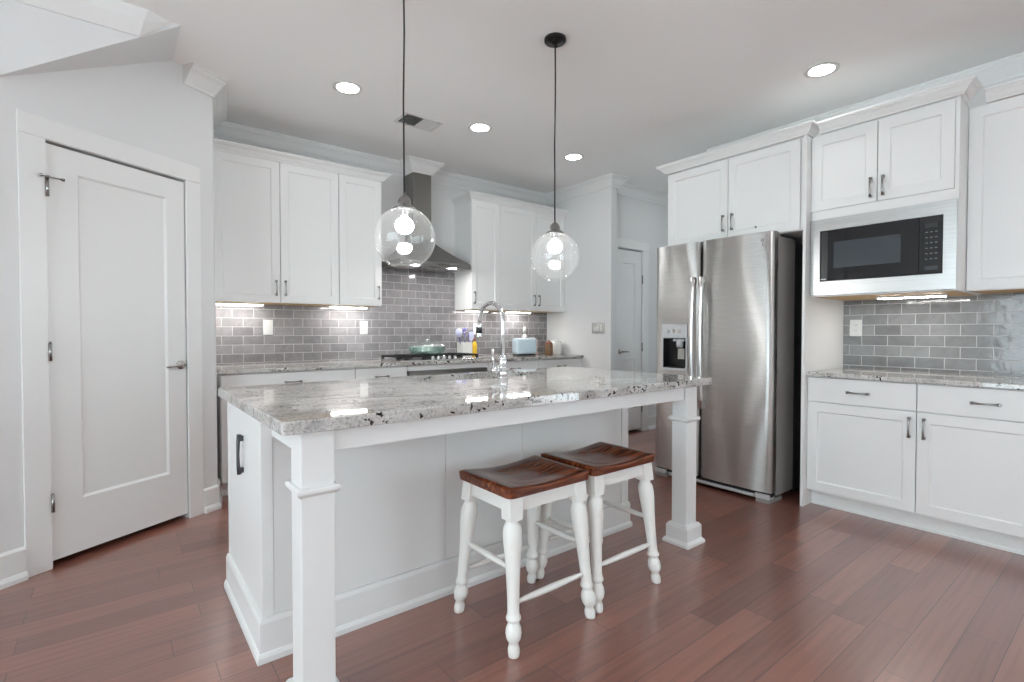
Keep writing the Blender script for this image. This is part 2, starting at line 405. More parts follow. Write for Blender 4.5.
# oblique wall with the panelled door: local x along the wall, local y into it
AX, AY, AR = -.433, 3.274, R(31.5)
ca, sa = math.cos(AR), math.sin(AR)
def aw(x, y=.0): return (AX + x * ca - y * sa, AY + x * sa + y * ca)
WL = .016            # wall face behind the baseboard line
DX0, DX1, DZ = .209, .932, 2.125
bm = BM()
box(bm, -2.6, DX0 - .004, WL, WL + .115, 0, CEIL); box(bm, DX0 - .004, DX1 + .004, WL, WL + .115, DZ + .01, CEIL); box(bm, DX1 + .004, 1.128, WL, WL + .115, 0, CEIL)
struct('wall_left', bm, 'wall', loc=(AX, AY, 0), rz=AR)
c1 = aw(1.128, WL); c2 = aw(1.128, WL + .115)
bm = BM(); prism(bm, [(c1[0] + .001, c1[1] + .002), (c1[0] + .012, c1[1] + .02), (.56, WY + .1), (.46, WY + .1), (c2[0] - .02, c2[1])], 'z', 0, CEIL)
struct('wall_pantry_return', bm, 'wall')

# stair bulkhead over the oblique wall: a header face along x cut by the sloping soffit
HDY = 3.295
bm = BM()
prism(bm, [(-.62, 2.214), (.262, 2.822), (.30, 2.85), (-.62, 2.85)], 'y', HDY, HDY + .62)
struct('stair_soffit', bm, 'wall')
bm = BM()      # crown on the header, its end cut along the slope
prof = [(0, 2.722), (.012, 2.722), (.05, 2.79), (.058, 2.85), (0, 2.85)]
L_ = [bm.verts.new((-1.1, HDY - o, z)) for o, z in prof]
xe = [.113, .118, .135, .155, .262]
R_ = [bm.verts.new((x, HDY - o, z)) for x, (o, z) in zip(xe, prof)]
for j in range(5): bm.faces.new((L_[j], L_[(j + 1) % 5], R_[(j + 1) % 5], R_[j]))
bm.faces.new(L_[::-1]); bm.faces.new(R_)
struct('trim_1', bm, 'trim')

CR = [(0, CEIL - .115), (.012, CEIL - .115), (.018, CEIL - .100), (.035, CEIL - .082), (.062, CEIL - .045), (.083, CEIL - .028), (.086, CEIL - .014), (.096, CEIL - .012), (.096, CEIL), (0, CEIL)]
# crown along the back wall, wrapped round the hood chimney, down the stub wall and into the hall
bm = BM()
sweep(bm, [(.57, WY), (2.296, WY), (2.296, 4.476), (2.494, 4.476), (2.494, WY), (4.21, WY), (4.21, 3.63), (4.30, 3.63), (4.30, HY), (5.7, HY)], CR, side=1)
struct('trim_2', bm, 'trim')
bm = BM()     # crown on the right wall
sweep(bm, [(WX, 2.56), (WX, -4.0)], [(o * .75, z) for o, z in CR], side=1)
struct('trim_3', bm, 'trim')
bm = BM()     # short crown on the oblique wall
a0, a1 = aw(.93, WL), aw(1.128, WL)
sweep(bm, [a0, a1, (a1[0] + .09, a1[1] + .6)], CR, side=1)
struct('trim_4', bm, 'trim')
# baseboards
BASE = [(0, 0), (.030, 0), (.030, .02), (.022, .036), (.016, .04), (.016, .145), (.008, .157), (0, .157)]
bm = BM(); sweep(bm, [aw(-2.6, WL), aw(.100, WL)], BASE, side=1); struct('baseboard_left', bm, 'trim')
bm = BM(); sweep(bm, [aw(1.030, WL), aw(1.128, WL), (a1[0] + .03, a1[1] + .17)], BASE, side=1); struct('baseboard_pantry', bm, 'trim')
bm = BM(); sweep(bm, [(4.21, 4.02), (4.21, 3.63), (4.30, 3.63), (4.30, HY)], BASE, side=1); struct('baseboard_stub', bm, 'trim')
bm = BM(); sweep(bm, [(5.03, HY), (5.7, HY), (5.7, 1.0)], BASE, side=1); struct('baseboard_hall', bm, 'trim')
# casing of the oblique-wall door
bm = BM()
box(bm, .100, DX0 - .001, WL - .011, WL + .001, 0, DZ + .012, bev=.002)
box(bm, DX1 + .001, 1.030, WL - .011, WL + .001, 0, DZ + .012, bev=.002)
box(bm, .0985, 1.0305, WL - .0118, WL + .001, DZ + .0125, DZ + .115, bev=.002)
struct('trim_5', bm, 'trim', loc=(AX, AY, 0), rz=AR)
bm = BM()
box(bm, 4.39, 4.474, HY - .018, HY + .001, 0, 2.14, bev=.002); box(bm, 4.926, 5.03, HY - .018, HY + .001, 0, 2.14, bev=.002); box(bm, 4.39, 5.03, HY - .020, HY + .001, 2.1405, 2.24, bev=.002)
struct('trim_6', bm, 'trim')

# doors
d = bpy.data.objects.new('door_1', None); COL.objects.link(d); d.location = (AX, AY, 0); d.rotation_euler = (0, 0, AR); d['kind'] = 'structure'
bm = BM()
def panel_door(bm, x0, x1, z0, z1, y, t, holes, dep=.010, sl=.012):
    """slab with recessed panels (holes: list of x0,x1,z0,z1)"""
    xs = sorted({x0, x1} | {h[0] for h in holes} | {h[1] for h in holes}); zs = sorted({z0, z1} | {h[2] for h in holes} | {h[3] for h in holes})
    V = {}
    def v(x, yy, z):
        k = (round(x, 5), round(yy, 5), round(z, 5))
        if k not in V: V[k] = bm.verts.new((x, yy, z))
        return V[k]
    for a, b in zip(xs, xs[1:]):
        for c, e in zip(zs, zs[1:]):
            h = [q for q in holes if q[0] <= a + 1e-6 and b <= q[1] + 1e-6 and q[2] <= c + 1e-6 and e <= q[3] + 1e-6]
            if h:
                o = [v(a, y, c), v(b, y, c), v(b, y, e), v(a, y, e)]
                i = [v(a + sl, y + dep, c + sl), v(b - sl, y + dep, c + sl), v(b - sl, y + dep, e - sl), v(a + sl, y + dep, e - sl)]
                for j in range(4): bm.faces.new((o[j], o[(j + 1) % 4], i[(j + 1) % 4], i[j]))
                bm.faces.new(i)
            else: bm.faces.new((v(a, y, c), v(b, y, c), v(b, y, e), v(a, y, e)))
    k = [v(x0, y + t, z0), v(x1, y + t, z0), v(x1, y + t, z1), v(x0, y + t, z1)]
    bm.faces.new(k[::-1])
    for (i0, i1, seq) in ((0, 1, [(x, z0) for x in xs]), (1, 2, [(x1, z) for z in zs]), (2, 3, [(x, z1) for x in xs[::-1]]), (3, 0, [(x0, z) for z in zs[::-1]])):
        bm.faces.new([v(a, y, c) for a, c in seq] + [k[i1], k[i0]])
panel_door(bm, DX0 + .003, DX1 - .003, .035, DZ - .005, WL + .004, .036, [(.350, .816, .315, 2.0)])
obj('door_slab', bm, 'trim', d)
def lever(parent, x, z, y, dirx):
    bm = BM(); 
    lathe_y(bm, [(.027, 0), (.027, .006), (.020, .010), (.011, .012), (.011, .042)], (x, y, z))
    tube(bm, [(x, y - .044, z), (x + dirx * .03, y - .047, z), (x + dirx * .075, y - .046, z - .002), (x + dirx * .115, y - .040, z - .006)], [.010, .0095, .008, .006], 10)
    return obj('door_lever', bm, 'nickel', parent)
def lathe_y(bm, prof, c, seg=20):
    """lathe about the local -y axis: prof [(r, distance out of the face)]"""
    rings = [[bm.verts.new((c[0] + r * math.cos(2 * math.pi * k / seg), c[1] - h, c[2] + r * math.sin(2 * math.pi * k / seg))) for k in range(seg)] for r, h in prof]
    for a, b in zip(rings, rings[1:]):
        for k in range(seg): f = bm.faces.new((a[k], a[(k + 1) % seg], b[(k + 1) % seg], b[k])); f.smooth = True
    bm.faces.new(rings[0]); bm.faces.new(rings[-1][::-1])
lever(d, .893, .978, WL + .004, -1)
B1('latch_plate', 'nickel', d, DX1 - .0035, DX1 - .0008, WL + .0, WL + .03, .95, 1.006)
for z in (.33, 1.086, 1.90):
    bm = BM(); tube(bm, [(DX0 + .001, WL - .015, z - .045), (DX0 + .001, WL - .015, z + .045)], .0075, 10); tube(bm, [(DX0 + .001, WL - .015, z + .045), (DX0 + .001, WL - .015, z + .052)], [.005, .003], 8)
    obj('hinge', bm, 'pull', d)
bm = BM(); tube(bm, [(DX0 - .022, WL - .022, 1.952), (DX0 + .05, WL - .034, 1.948)], .0035, 8); tube(bm, [(DX0 + .05, WL - .034, 1.948), (DX0 + .062, WL - .036, 1.947)], .008, 8); tube(bm, [(DX0 - .022, WL - .022, 1.952), (DX0 - .030, WL - .019, 1.953)], .008, 8)
box(bm, DX0 - .006, DX0 + .008, WL - .024, WL - .004, 1.944, 1.957)
obj('hinge_pin_stop', bm, 'pull', d)

d2 = bpy.data.objects.new('door_2', None); COL.objects.link(d2); d2.location = (4.475, HY, 0); d2['kind'] = 'structure'
bm = BM(); panel_door(bm, .004, .446, .03, 2.125, .008, .034, [(.11, .335, 1.06, 1.98), (.11, .335, .26, .86)])
obj('door_slab', bm, 'trim', d2)
lever(d2, .06, .955, .008, 1)
for z in (.28, 1.0, 1.80):
    bm = BM(); tube(bm, [(.449, -.006, z - .05), (.449, -.006, z + .05)], .008, 8); obj('hinge', bm, 'pull', d2)

# ------------------------------------------------------------------ cabinets
def pull(parent, x, z, y, L=.125, vert=True):
    """footed bar pull: two square feet and a slim slightly bowed bar"""
    bm = BM(); h = L / 2 - .008
    for s in (-1, 1):
        if vert: box(bm, x - .008, x + .008, y - .024, y, z + s * h - .008, z + s * h + .008, bev=.002)
        else: box(bm, x + s * h - .008, x + s * h + .008, y - .024, y, z - .008, z + .008, bev=.002)
    n = 7
    P = [((x, y - .022 - .008 * math.sin(math.pi * k / (n - 1)), z - h + 2 * h * k / (n - 1)) if vert else (x - h + 2 * h * k / (n - 1), y - .022 - .008 * math.sin(math.pi * k / (n - 1)), z)) for k in range(n)]
    tube(bm, P, [.0045 + .002 * abs(k - (n - 1) / 2) / ((n - 1) / 2) for k in range(n)], 8)
    return obj('pull_handle', bm, 'pull', parent)

def carcass(parent, w, d, z0, z1, front=.021, bottom_mat=None):
    bm = BM(); box(bm, 0, w, front, d, z0, z1); o = obj('carcass', bm, 'cab', parent)
    if bottom_mat:
        bm = BM(); box(bm, .018, w - .018, front + .018, d - .004, z0 - .001, z0 + .004); obj('underside_panel', bm, bottom_mat, parent)
    return o
def door(parent, x0, x1, z0, z1, hx=None, hz=None, rail=.06, kind='door', vert=True):
    bm = BM(); shaker(bm, x0, x1, z0, z1, 0, .0202, rail=rail); o = obj(kind, bm, 'cab', parent)
    if hx is not None: pull(o, hx, hz, .0005, vert=vert)
    return o
def drawer(parent, x0, x1, z0, z1, hx=None):
    bm = BM(); box(bm, x0, x1, 0, .0202, z0, z1, bev=.002); o = obj('drawer', bm, 'cab', parent)
    pull(o, (x0 + x1) / 2 if hx is None else hx, (z0 + z1) / 2 - .002, .0005, vert=False)
    return o
G = .0025
UB, UT, UY = 1.416, 2.542, 4.34     # back uppers
def upper(name, label, x0, x1, doors, cat='cabinet'):
    t = thing(name, label, cat, (x0, UY, UB)); w = x1 - x0; h = UT - UB
    carcass(t, w, WY - UY - .002, 0, h, bottom_mat='inner')
    for a, b, hs in doors:
        a -= x0; b -= x0
        door(t, a + G, b - G, .004, h - .004, (a + G + .032) if hs < 0 else (b - G - .032), .118)
    return t
upper('wall_cabinet', 'white two-door wall cabinet over the counter beside the oblique pantry wall', .578, 1.520, [(.578, 1.049, 1), (1.049, 1.520, -1)])
upper('wall_cabinet', 'narrow white one-door wall cabinet immediately left of the range hood', 1.521, 1.908, [(1.521, 1.908, 1)])
upper('wall_cabinet', 'narrow white one-door wall cabinet immediately right of the range hood', 2.880, 3.246, [(2.880, 3.246, -1)])
upper('wall_cabinet', 'white two-door wall cabinet in the corner above the pale blue toaster', 3.247, 4.208, [(3.247, 3.760, 1), (3.760, 4.208, -1)])
CC = [(o, z * .76) for o, z in [(0, 0), (.022, 0), (.026, .012), (.034, .020), (.050, .048), (.064, .060), (.066, .068), (.074, .070), (.074, .086), (0, .086)]]
def ccrown(name, label, path, z0, side=1):
    bm = BM(); sweep(bm, path, [(o, z + z0) for o, z in CC], side); o = obj(name, bm, 'cab'); return tag(o, label, 'moulding')
ccrown('cabinet_crown', 'white crown moulding on top of the wall cabinets left of the range hood', [(.58, UY + .01), (1.898, UY + .01), (1.898, WY - .005)], UT - .004)
ccrown('cabinet_crown', 'white crown moulding on top of the wall cabinets right of the range hood', [(2.890, WY - .005), (2.890, UY + .01), (4.205, UY + .01)], UT - .004)

CT = .885      # underside of perimeter counters
def base(name, label, origin, rz, w, dep, fronts, oven=False):
    t = thing(name, label, 'cabinet', origin, rz)
    bm = BM(); box(bm, 0, w, .021, dep, .105, CT - .001); obj('carcass', bm, 'cab', t)
    bm = BM(); box(bm, 0, w, .085, dep, .0, .1048); box(bm, 0, w, .078, .0848, 0, .016); obj('toe_kick', bm, 'cab', t)
    for f in fronts:
        if f[0] == 'drawer': drawer(t, f[1] + G, f[2] - G, f[3], f[4])
        else: door(t, f[1] + G, f[2] - G, f[3], f[4], f[5], f[6])
    return t
BY = 4.055
dB = WY - BY - .002
w = 1.547 - .578
base('base_cabinet', 'white base cabinet with one wide drawer at the pantry end of the back counter', (.578, BY, 0), 0, w, dB,
     [('drawer', 0, w, .735, .877), ('door', 0, w / 2, .115, .730, w / 2 - .035, .63), ('door', w / 2, w, .115, .730, w / 2 + .035, .63)])
w = 2.004 - 1.548
base('base_cabinet', 'narrow white drawer base cabinet just left of the built-in oven', (1.548, BY, 0), 0, w, dB,
     [('drawer', 0, w, .735, .877), ('drawer', 0, w, .43, .730), ('drawer', 0, w, .115, .425)])
# oven and its housing
t = thing('oven_cabinet', 'white cabinet housing the built-in oven below the cooktop', 'cabinet', (2.005, BY, 0))
bm = BM(); w = .889
box(bm, 0, .018, .021, dB, .105, CT - .001); box(bm, w - .018, w, .021, dB, .105, CT - .001); box(bm, .018, w - .018, .021, dB, .105, .123); box(bm, .018, w - .018, dB - .02, dB, .123, CT - .001)
obj('carcass', bm, 'cab', t)
B1('top_rail', 'cab', t, .018, w - .018, .004, .03, .836, CT - .001); B1('bottom_rail', 'cab', t, .018, w - .018, .004, .03, .123, .19); B1('toe_kick', 'cab', t, 0, w, .085, dB, 0, .1048)
t = thing('oven', 'stainless built-in oven under the gas cooktop on the back wall', 'oven', (2.025, BY, .19))
B1('housing', 'dark', t, .0, .849, .02, .55, 0, .645); B1('oven_door', 'hood', t, .003, .846, -.004, .0198, .004, .52, bev=.003); B1('door_window', 'blackglass', t, .16, .69, -.006, -.0042, .12, .40)
B1('control_panel', 'hood', t, .003, .846, -.004, .0198, .525, .643, bev=.003)
bm = BM(); tube(bm, [(.08, -.045, .47), (.77, -.045, .47)], .011, 10); tube(bm, [(.12, -.045, .47), (.12, -.003, .47)], .007, 8); tube(bm, [(.73, -.045, .47), (.73, -.003, .47)], .007, 8); obj('oven_handle', bm, 'steelx', t)
w = 3.548 - 2.895
base('base_cabinet', 'white base cabinet just right of the built-in oven', (2.895, BY, 0), 0, w, dB,
     [('drawer', 0, w, .735, .877), ('door', 0, w / 2, .115, .730, w / 2 - .035, .63), ('door', w / 2, w, .115, .730, w / 2 + .035, .63)])
w = 4.208 - 3.549
base('base_cabinet', 'white base cabinet in the corner beside the wall with the light switches', (3.549, BY, 0), 0, w, dB,
     [('drawer', 0, w, .735, .877), ('door', 0, w / 2, .115, .730, w / 2 - .035, .63), ('door', w / 2, w, .115, .730, w / 2 + .035, .63)])

# countertops
def slab_round(bm, x0, x1, y0, y1, z0, z1, bev=.005): box(bm, x0, x1, y0, y1, z0, z1, bev=bev)
bm = BM(); slab_round(bm, .57, 4.208, 4.03, WY - .011, CT, .915); tag(obj('granite_countertop', bm, 'granite'), 'long granite countertop along the back wall under the cooktop', 'countertop')
bm = BM(); slab_round(bm, 3.675, WX - .011, .255, 1.4555, CT, .915); tag(obj('granite_countertop', bm, 'granite'), 'short granite countertop under the built-in microwave', 'countertop')
# backsplash tile
bm = BM(); box(bm, .01, 3.64, 0, .0095, 0, .498); box(bm, 1.342, 2.305, 0, .0095, .498, .8); box(bm, 1.342, 2.305, 0, .0095, .8, .90)
o = obj('backsplash_tile', bm, 'tile', loc=(.57, WY - .0100, .9155)); tag(o, 'grey glass subway tile backsplash along the back wall behind the cooktop', 'backsplash')
o.data.transform(Matrix.Translation((-.105, 0, -.011 + .0745))); o.location = (.57 + .105, WY - .0100, .9155 + .011 - .0745)
bm = BM(); box(bm, 0, .765, 0, .0095, 0, .501); box(bm, .765, 1.365, 0, .0095, 0, .506)
o = obj('backsplash_tile', bm, 'tile2', loc=(WX - .0100, 1.4555, .9155), rz=RW); tag(o, 'grey wavy glass subway tile backsplash under the built-in microwave', 'backsplash')
o.data.transform(Matrix.Translation((-.12, 0, .054))); o.location = (WX - .01, 1.4555 - .12, .9155 - .054)

# right-wall lowers
RX = 3.70
dR = WX - RX - .002
w = .597
base('base_cabinet', 'white drawer-over-door base cabinet beside the refrigerator panel', (RX, 1.4555, 0), RW, w, dR,
     [('drawer', 0, w, .718, .878), ('door', 0, w, .115, .712, w - .033, .62)])
base('base_cabinet', 'white drawer-over-door base cabinet at the right edge, farther from the refrigerator', (RX, .858, 0), RW, w, dR,
     [('drawer', 0, w, .718, .878), ('door', 0, w, .115, .712, .036, .62)])
# tall refrigerator end panel
bm = BM(); box(bm, 3.65, WX - .002, 1.4562, 1.4752, .0, 1.405); box(bm, 3.65, WX - .002, 1.4562, 1.4752, 1.405, 2.50)
bm.free(); bm = BM(); box(bm, 3.65, WX - .002, 1.4562, 1.4752, .0, 2.50)
tag(obj('refrigerator_end_panel', bm, 'cab'), 'tall white end panel between the refrigerator and the right counter', 'panel')
# cabinet over the fridge
FX = 3.66
t = thing('refrigerator_cabinet', 'white two-door cabinet mounted above the refrigerator', 'cabinet', (FX, 2.545, 1.875), RW)
w = 2.545 - 1.4757; h = .625
carcass(t, w, WX - FX - .002, 0, h)
door(t, .004, .530, .004, h - .010, .530 - .032, .135); dr = door(t, .535, w - .026, .004, h - .010, .535 + .034, .135)
bm = BM(); lathe_y(bm, [(.006, 0), (.007, .004), (.004, .007)], (.747, .0005, .068), 12); obj('bumper', bm, 'black', dr)
# microwave cabinet
MX = 3.72
MB, MT = 1.420, 1.931
t = thing('microwave_cabinet', 'white two-door cabinet built around the microwave', 'cabinet', (MX, 1.4556, MB), RW)
w = 1.4556 - .690; h = 2.50 - MB; dd = WX - MX - .012
bm = BM()
box(bm, 0, .018, .021, dd, 0, h); box(bm, w - .018, w, 0.003, dd, 0, h); box(bm, .018, w - .018, .021, dd, 0, .018); box(bm, .018, w - .018, .021, dd, .525, .543); box(bm, .018, w - .018, .021, dd, h - .018, h); box(bm, .018, w - .018, dd - .01, dd, .018, h - .018)
obj('carcass', bm, 'cab', t)
B1('mid_rail', 'cab', t, .018, w - .0181, .003, .0208, .514, .574)
B1('underside_panel', 'inner', t, .02, w - .02, .03, dd - .004, -.002, -.0002)
door(t, .003, .377, .576, h - .012, .377 - .030, .664); door(t, .382, w - .020, .576, h - .012, .382 + .030, .664)
# right upper
UX2 = 3.92
t = thing('wall_cabinet', 'white wall cabinet right of the microwave, cut off by the right edge', 'cabinet', (UX2, .6895, 1.424), RW)
w = .6895 - .09; h = 2.485 - 1.424
carcass(t, w, WX - UX2 - .012, 0, h, bottom_mat='inner'); door(t, .003, w - .003, .003, h - .004, w - .035, .12)
ccrown('cabinet_crown', 'white crown moulding on top of the cabinet above the refrigerator', [(WX - .01, 2.540), (FX + .006, 2.540), (FX + .006, 1.470), (MX + .03, 1.470)], 2.502)
ccrown('cabinet_crown', 'white crown moulding on top of the microwave cabinet', [(MX + .006, 1.3955), (MX + .006, .692), (UX2 - .075, .692)], 2.502)
ccrown('cabinet_crown', 'white crown moulding on top of the cabinet right of the microwave', [(UX2 + .006, .688 - .076), (UX2 + .006, .09)], 2.487)

# microwave
t = thing('microwave', 'built-in stainless trimmed black microwave beneath the two-door cabinet', 'microwave', (MX, 1.4356, MB + .0185), RW)
W_ = .7256
bm = BM(); Z0, Z1 = -.010, .494   # trim frame with an opening
ix0, ix1, iz0, iz1 = .042, .682, .080, .418
for b in ((-.0165, W_ + .0162, Z0, iz0), (-.0165, W_ + .0162, iz1, Z1), (-.0165, ix0, iz0, iz1), (ix1, W_ + .0162, iz0, iz1)): box(bm, b[0], b[1], -.006, .0022, b[2], b[3])
obj('trim_frame', bm, 'mwtrim', t)
B1('housing', 'dark', t, .02, .70, .022, .45, .003, .48)
B1('front_bezel', 'black', t, ix0 + .001, ix1 - .001, .004, .0215, iz0 + .001, iz1 - .001)
md = B1('microwave_door', 'blackglass', t, ix0 + .004, .572, -.008, .0038, iz0 + .005, iz1 - .005, bev=.002)
B1('window', 'ovenwin', md, .125, .485, -.0088, -.0081, .165, .335)
B1('door_grip', 'black', md, .052, .090, -.0092, -.0081, iz0 + .008, iz1 - .008)
bm = BM(); box(bm, .050, .083, -.0096, -.0093, .091, .098); obj('maker_mark', bm, 'lightg', md)
cp = B1('control_panel', 'blackglass', t, .577, ix1 - .004, -.008, .0038, iz0 + .005, iz1 - .005, bev=.002)
B1('display', 'black', cp, .600, .658, -.0086, -.0081, .350, .375)
for r_ in range(7):
    for c_ in range(3):
        if r_ == 6: continue
        B1('button', 'buttongrey', cp, .602 + c_ * .022, .613 + c_ * .022, -.0086, -.0081, .322 - r_ * .031, .327 - r_ * .031)
B1('start_button', 'ovenwin', cp, .600, .660, -.0086, -.0081, .105, .128)

# refrigerator
FXD = 3.50
t = thing('refrigerator', 'stainless side-by-side refrigerator with ice dispenser in its left door', 'refrigerator', (FXD, 2.553, 0), RW)
FW = 2.553 - 1.600; SEAM = 2.553 - 2.149
B1('body', 'sideg', t, .006, FW - .006, .085, .35, .045, 1.845, bev=.004)
B1('dark_rear', 'black', t, .012, FW - .012, .351, .80, .03, 1.83)  # black block made up to give the dark gap beside the end panel
def fridge_door(name, x0, x1, z0, z1, hole=None):
    bm = BM(); n = 22; xs = [x0 + (x1 - x0) * k / n for k in range(n + 1)]
    if hole: xs = sorted(set([x for x in xs if min(abs(x - hole[0]), abs(x - hole[1])) > .006] + [hole[0], hole[1]]))
    zs = [z0, z1] if not hole else [z0, hole[2], hole[3], z1]
    def yy(x):
        s = 2 * (x - x0) / (x1 - x0) - 1
        return .026 * (abs(s) ** 3) * .55 + (.014 if abs(s) > .999 else 0)
    V = {}
    def v(x, z, y=None):
        k = (round(x, 5), round(z, 5), None if y is None else round(y, 4))
        if k not in V: V[k] = bm.verts.new((x, yy(x) if y is None else y, z))
        return V[k]
    for a, b in zip(xs, xs[1:]):
        for c, e in zip(zs, zs[1:]):
            if hole and hole[0] - 1e-6 <= a and b <= hole[1] + 1e-6 and hole[2] - 1e-6 <= c and e <= hole[3] + 1e-6: continue
            f = bm.faces.new((v(a, c), v(b, c), v(b, e), v(a, e))); f.smooth = True
    Yb = .078
    for z in (z0, z1): bm.faces.new([v(x, z) for x in xs] + [v(x1, z, Yb), v(x0, z, Yb)])
    for x in (x0, x1): bm.faces.new([v(x, z) for z in zs] + [v(x, z1, Yb), v(x, z0, Yb)])
    bm.faces.new([v(x0, z0, Yb), v(x1, z0, Yb), v(x1, z1, Yb), v(x0, z1, Yb)])
    return obj(name, bm, 'steel', t)
dl = fridge_door('freezer_door', .003, SEAM - .004, .075, 1.872, hole=(.075, .305, .875, 1.245))
dr = fridge_door('refrigerator_door', SEAM + .004, FW - .003, .075, 1.872)
# dispenser set in the freezer door
bm = BM()
hx0, hx1, hz0, hz1 = .075, .305, .875, 1.245
for b in ((hx0, hx0 + .012, hz0, hz1), (hx1 - .012, hx1, hz0, hz1), (hx0 + .012, hx1 - .012, hz0, hz0 + .022), (hx0 + .012, hx1 - .012, 1.135, hz1)): box(bm, b[0], b[1], -.003, .02, b[2], b[3])
dp = obj('dispenser_frame', bm, 'lightg', dl)
for k in range(3): B1('touch_button', 'nickel', dp, .125 + k * .05, .15 + k * .05, -.0038, -.0031, 1.175, 1.205)
bm = BM()
for b in ((hx0 + .0121, hx1 - .0121, .072, .076, hz0 + .0221, 1.1349), (hx0 + .0121, hx0 + .016, .0, .072, hz0 + .0221, 1.1349), (hx1 - .016, hx1 - .0121, 0, .072, hz0 + .0221, 1.1349), (hx0 + .016, hx1 - .016, 0, .072, hz0 + .0221, hz0 + .028), (hx0 + .016, hx1 - .016, 0, .072, 1.128, 1.1349)): box(bm, *b)
obj('dispenser_recess', bm, 'black', dl)
bm = BM(); lathe(bm, [(.022, 0), (.03, .02), (.03, .045), (.02, .07)], 16, (.215, .04, 1.055)); obj('spout', bm, 'lightg', dl)
B1('paddle', 'nickel', dl, .185, .245, .055, .06, .965, 1.05); B1('chute', 'lightg', dl, .165, .265, .02, .06, 1.108, 1.127)
# handles
for s, par in ((SEAM - .036, dl), (SEAM + .036, dr)):
    bm = BM(); n = 13; P = []
    for k in range(n):
        u = k / (n - 1); P.append((s, -.028 - .030 * math.sin(math.pi * u) ** .8, .60 + 1.0 * u))
    # flattened bar
    rings = []
    for p in P:
        rings.append([bm.verts.new((p[0] + dx, p[1] + dy, p[2])) for dx, dy in ((-.019, .007), (-.019, -.002), (-.013, -.008), (.013, -.008), (.019, -.002), (.019, .007))])
    for a, b in zip(rings, rings[1:]):
        for j in range(6): f = bm.faces.new((a[j], a[(j + 1) % 6], b[(j + 1) % 6], b[j])); f.smooth = True
    bm.faces.new(rings[0]); bm.faces.new(rings[-1])
    for z in (.625, 1.575): box(bm, s - .010, s + .010, -.032, .012, z - .02, z + .02, bev=.003)
    obj('handle', bm, 'handlesteel', par)
bm = BM(); lathe_y(bm, [(.012, 0), (.012, .0012)], (FW - .075, .0035, 1.815), 16); box(bm, FW - .0775, FW - .0725, .0035, .005, 1.775, 1.80); box(bm, FW - .0725, FW - .060, .0035, .005, 1.775, 1.780); obj('maker_mark', bm, 'nickel', dr)
bm = BM(); box(bm, .01, FW - .01, .02, .084, .045, .066); 
obj('toe_grille', bm, 'dark', t)
bm = BM(); box(bm, .14, FW - .12, .008, .019, .028, .05, bev=.003); obj('toe_bar', bm, 'lightg', t)
for x in (.012, FW - .112):
    bm = BM(); box(bm, x, x + .10, .0, .08, .03, .062, bev=.004); obj('hinge_cover', bm, 'lightg', t)
    bm = BM(); box(bm, x + .002, x + .098, .012, .2, .0, .0298, bev=.003); obj('foot', bm, 'sideg', t)
for x in (.03, FW - .11):
    B1('top_hinge', 'sideg', t, x, x + .08, .03, .16, 1.8455, 1.868, bev=.004)

# ------------------------------------------------------------------ hood, cooktop
HX0, HX1, HYF = 2.015, 2.775, 4.185
t = thing('range_hood', 'stainless chimney range hood between the back wall cabinets', 'range hood', ((HX0 + HX1) / 2, WY, 1.80))
hw = (HX1 - HX0) / 2; hd = WY - HYF - .011
bm = BM()
lo = [(-hw, -hd, .045), (hw, -hd, .045), (hw, -.011, .045), (-hw, -.011, .045)]; hi = [(-.099, -.19, .30), (.099, -.19, .30), (.099, -.011, .30), (-.099, -.011, .30)]
n = 6; rings = []
for k in range(n + 1):
    u = k / n; f = 1 - (1 - u) ** 1.25
    rings.append([bm.verts.new(tuple(a[i] + (b[i] - a[i]) * (f if i < 2 else u) for i in range(3))) for a, b in zip(lo, hi)])
for a, b in zip(rings, rings[1:]):
    for j in range(4): bm.faces.new((a[j], a[(j + 1) % 4], b[(j + 1) % 4], b[j]))
bm.faces.new(rings[0][::-1]); bm.faces.new(rings[-1])
obj('canopy', bm, 'hood', t)
bm = BM(); box(bm, -hw, hw, -hd, -.011, 0, .0449, bev=.003); lip = obj('lip', bm, 'hood', t)
B1('filter', 'nickel', lip, -hw + .06, hw - .06, -hd + .06, -.06, -.004, -.0002)
bm = BM(); lathe(bm, [(.03, -.004), (.03, -.0002)], 16, (-.2, -hd + .035, 0)); obj('hood_lamp', bm, 'hoodlamp', lip); bm = BM(); lathe(bm, [(.03, -.004), (.03, -.0002)], 16, (.2, -hd + .035, 0)); obj('hood_lamp', bm, 'hoodlamp', lip)
for k in range(4):
    bm = BM(); lathe_y(bm, [(.007, 0), (.006, .003)], (.03 + k * .03, -hd, .022), 10); obj('button', bm, 'black', lip)
B1('chimney', 'hood', t, -.098, .098, -.192, -.012, .29, 1.045)

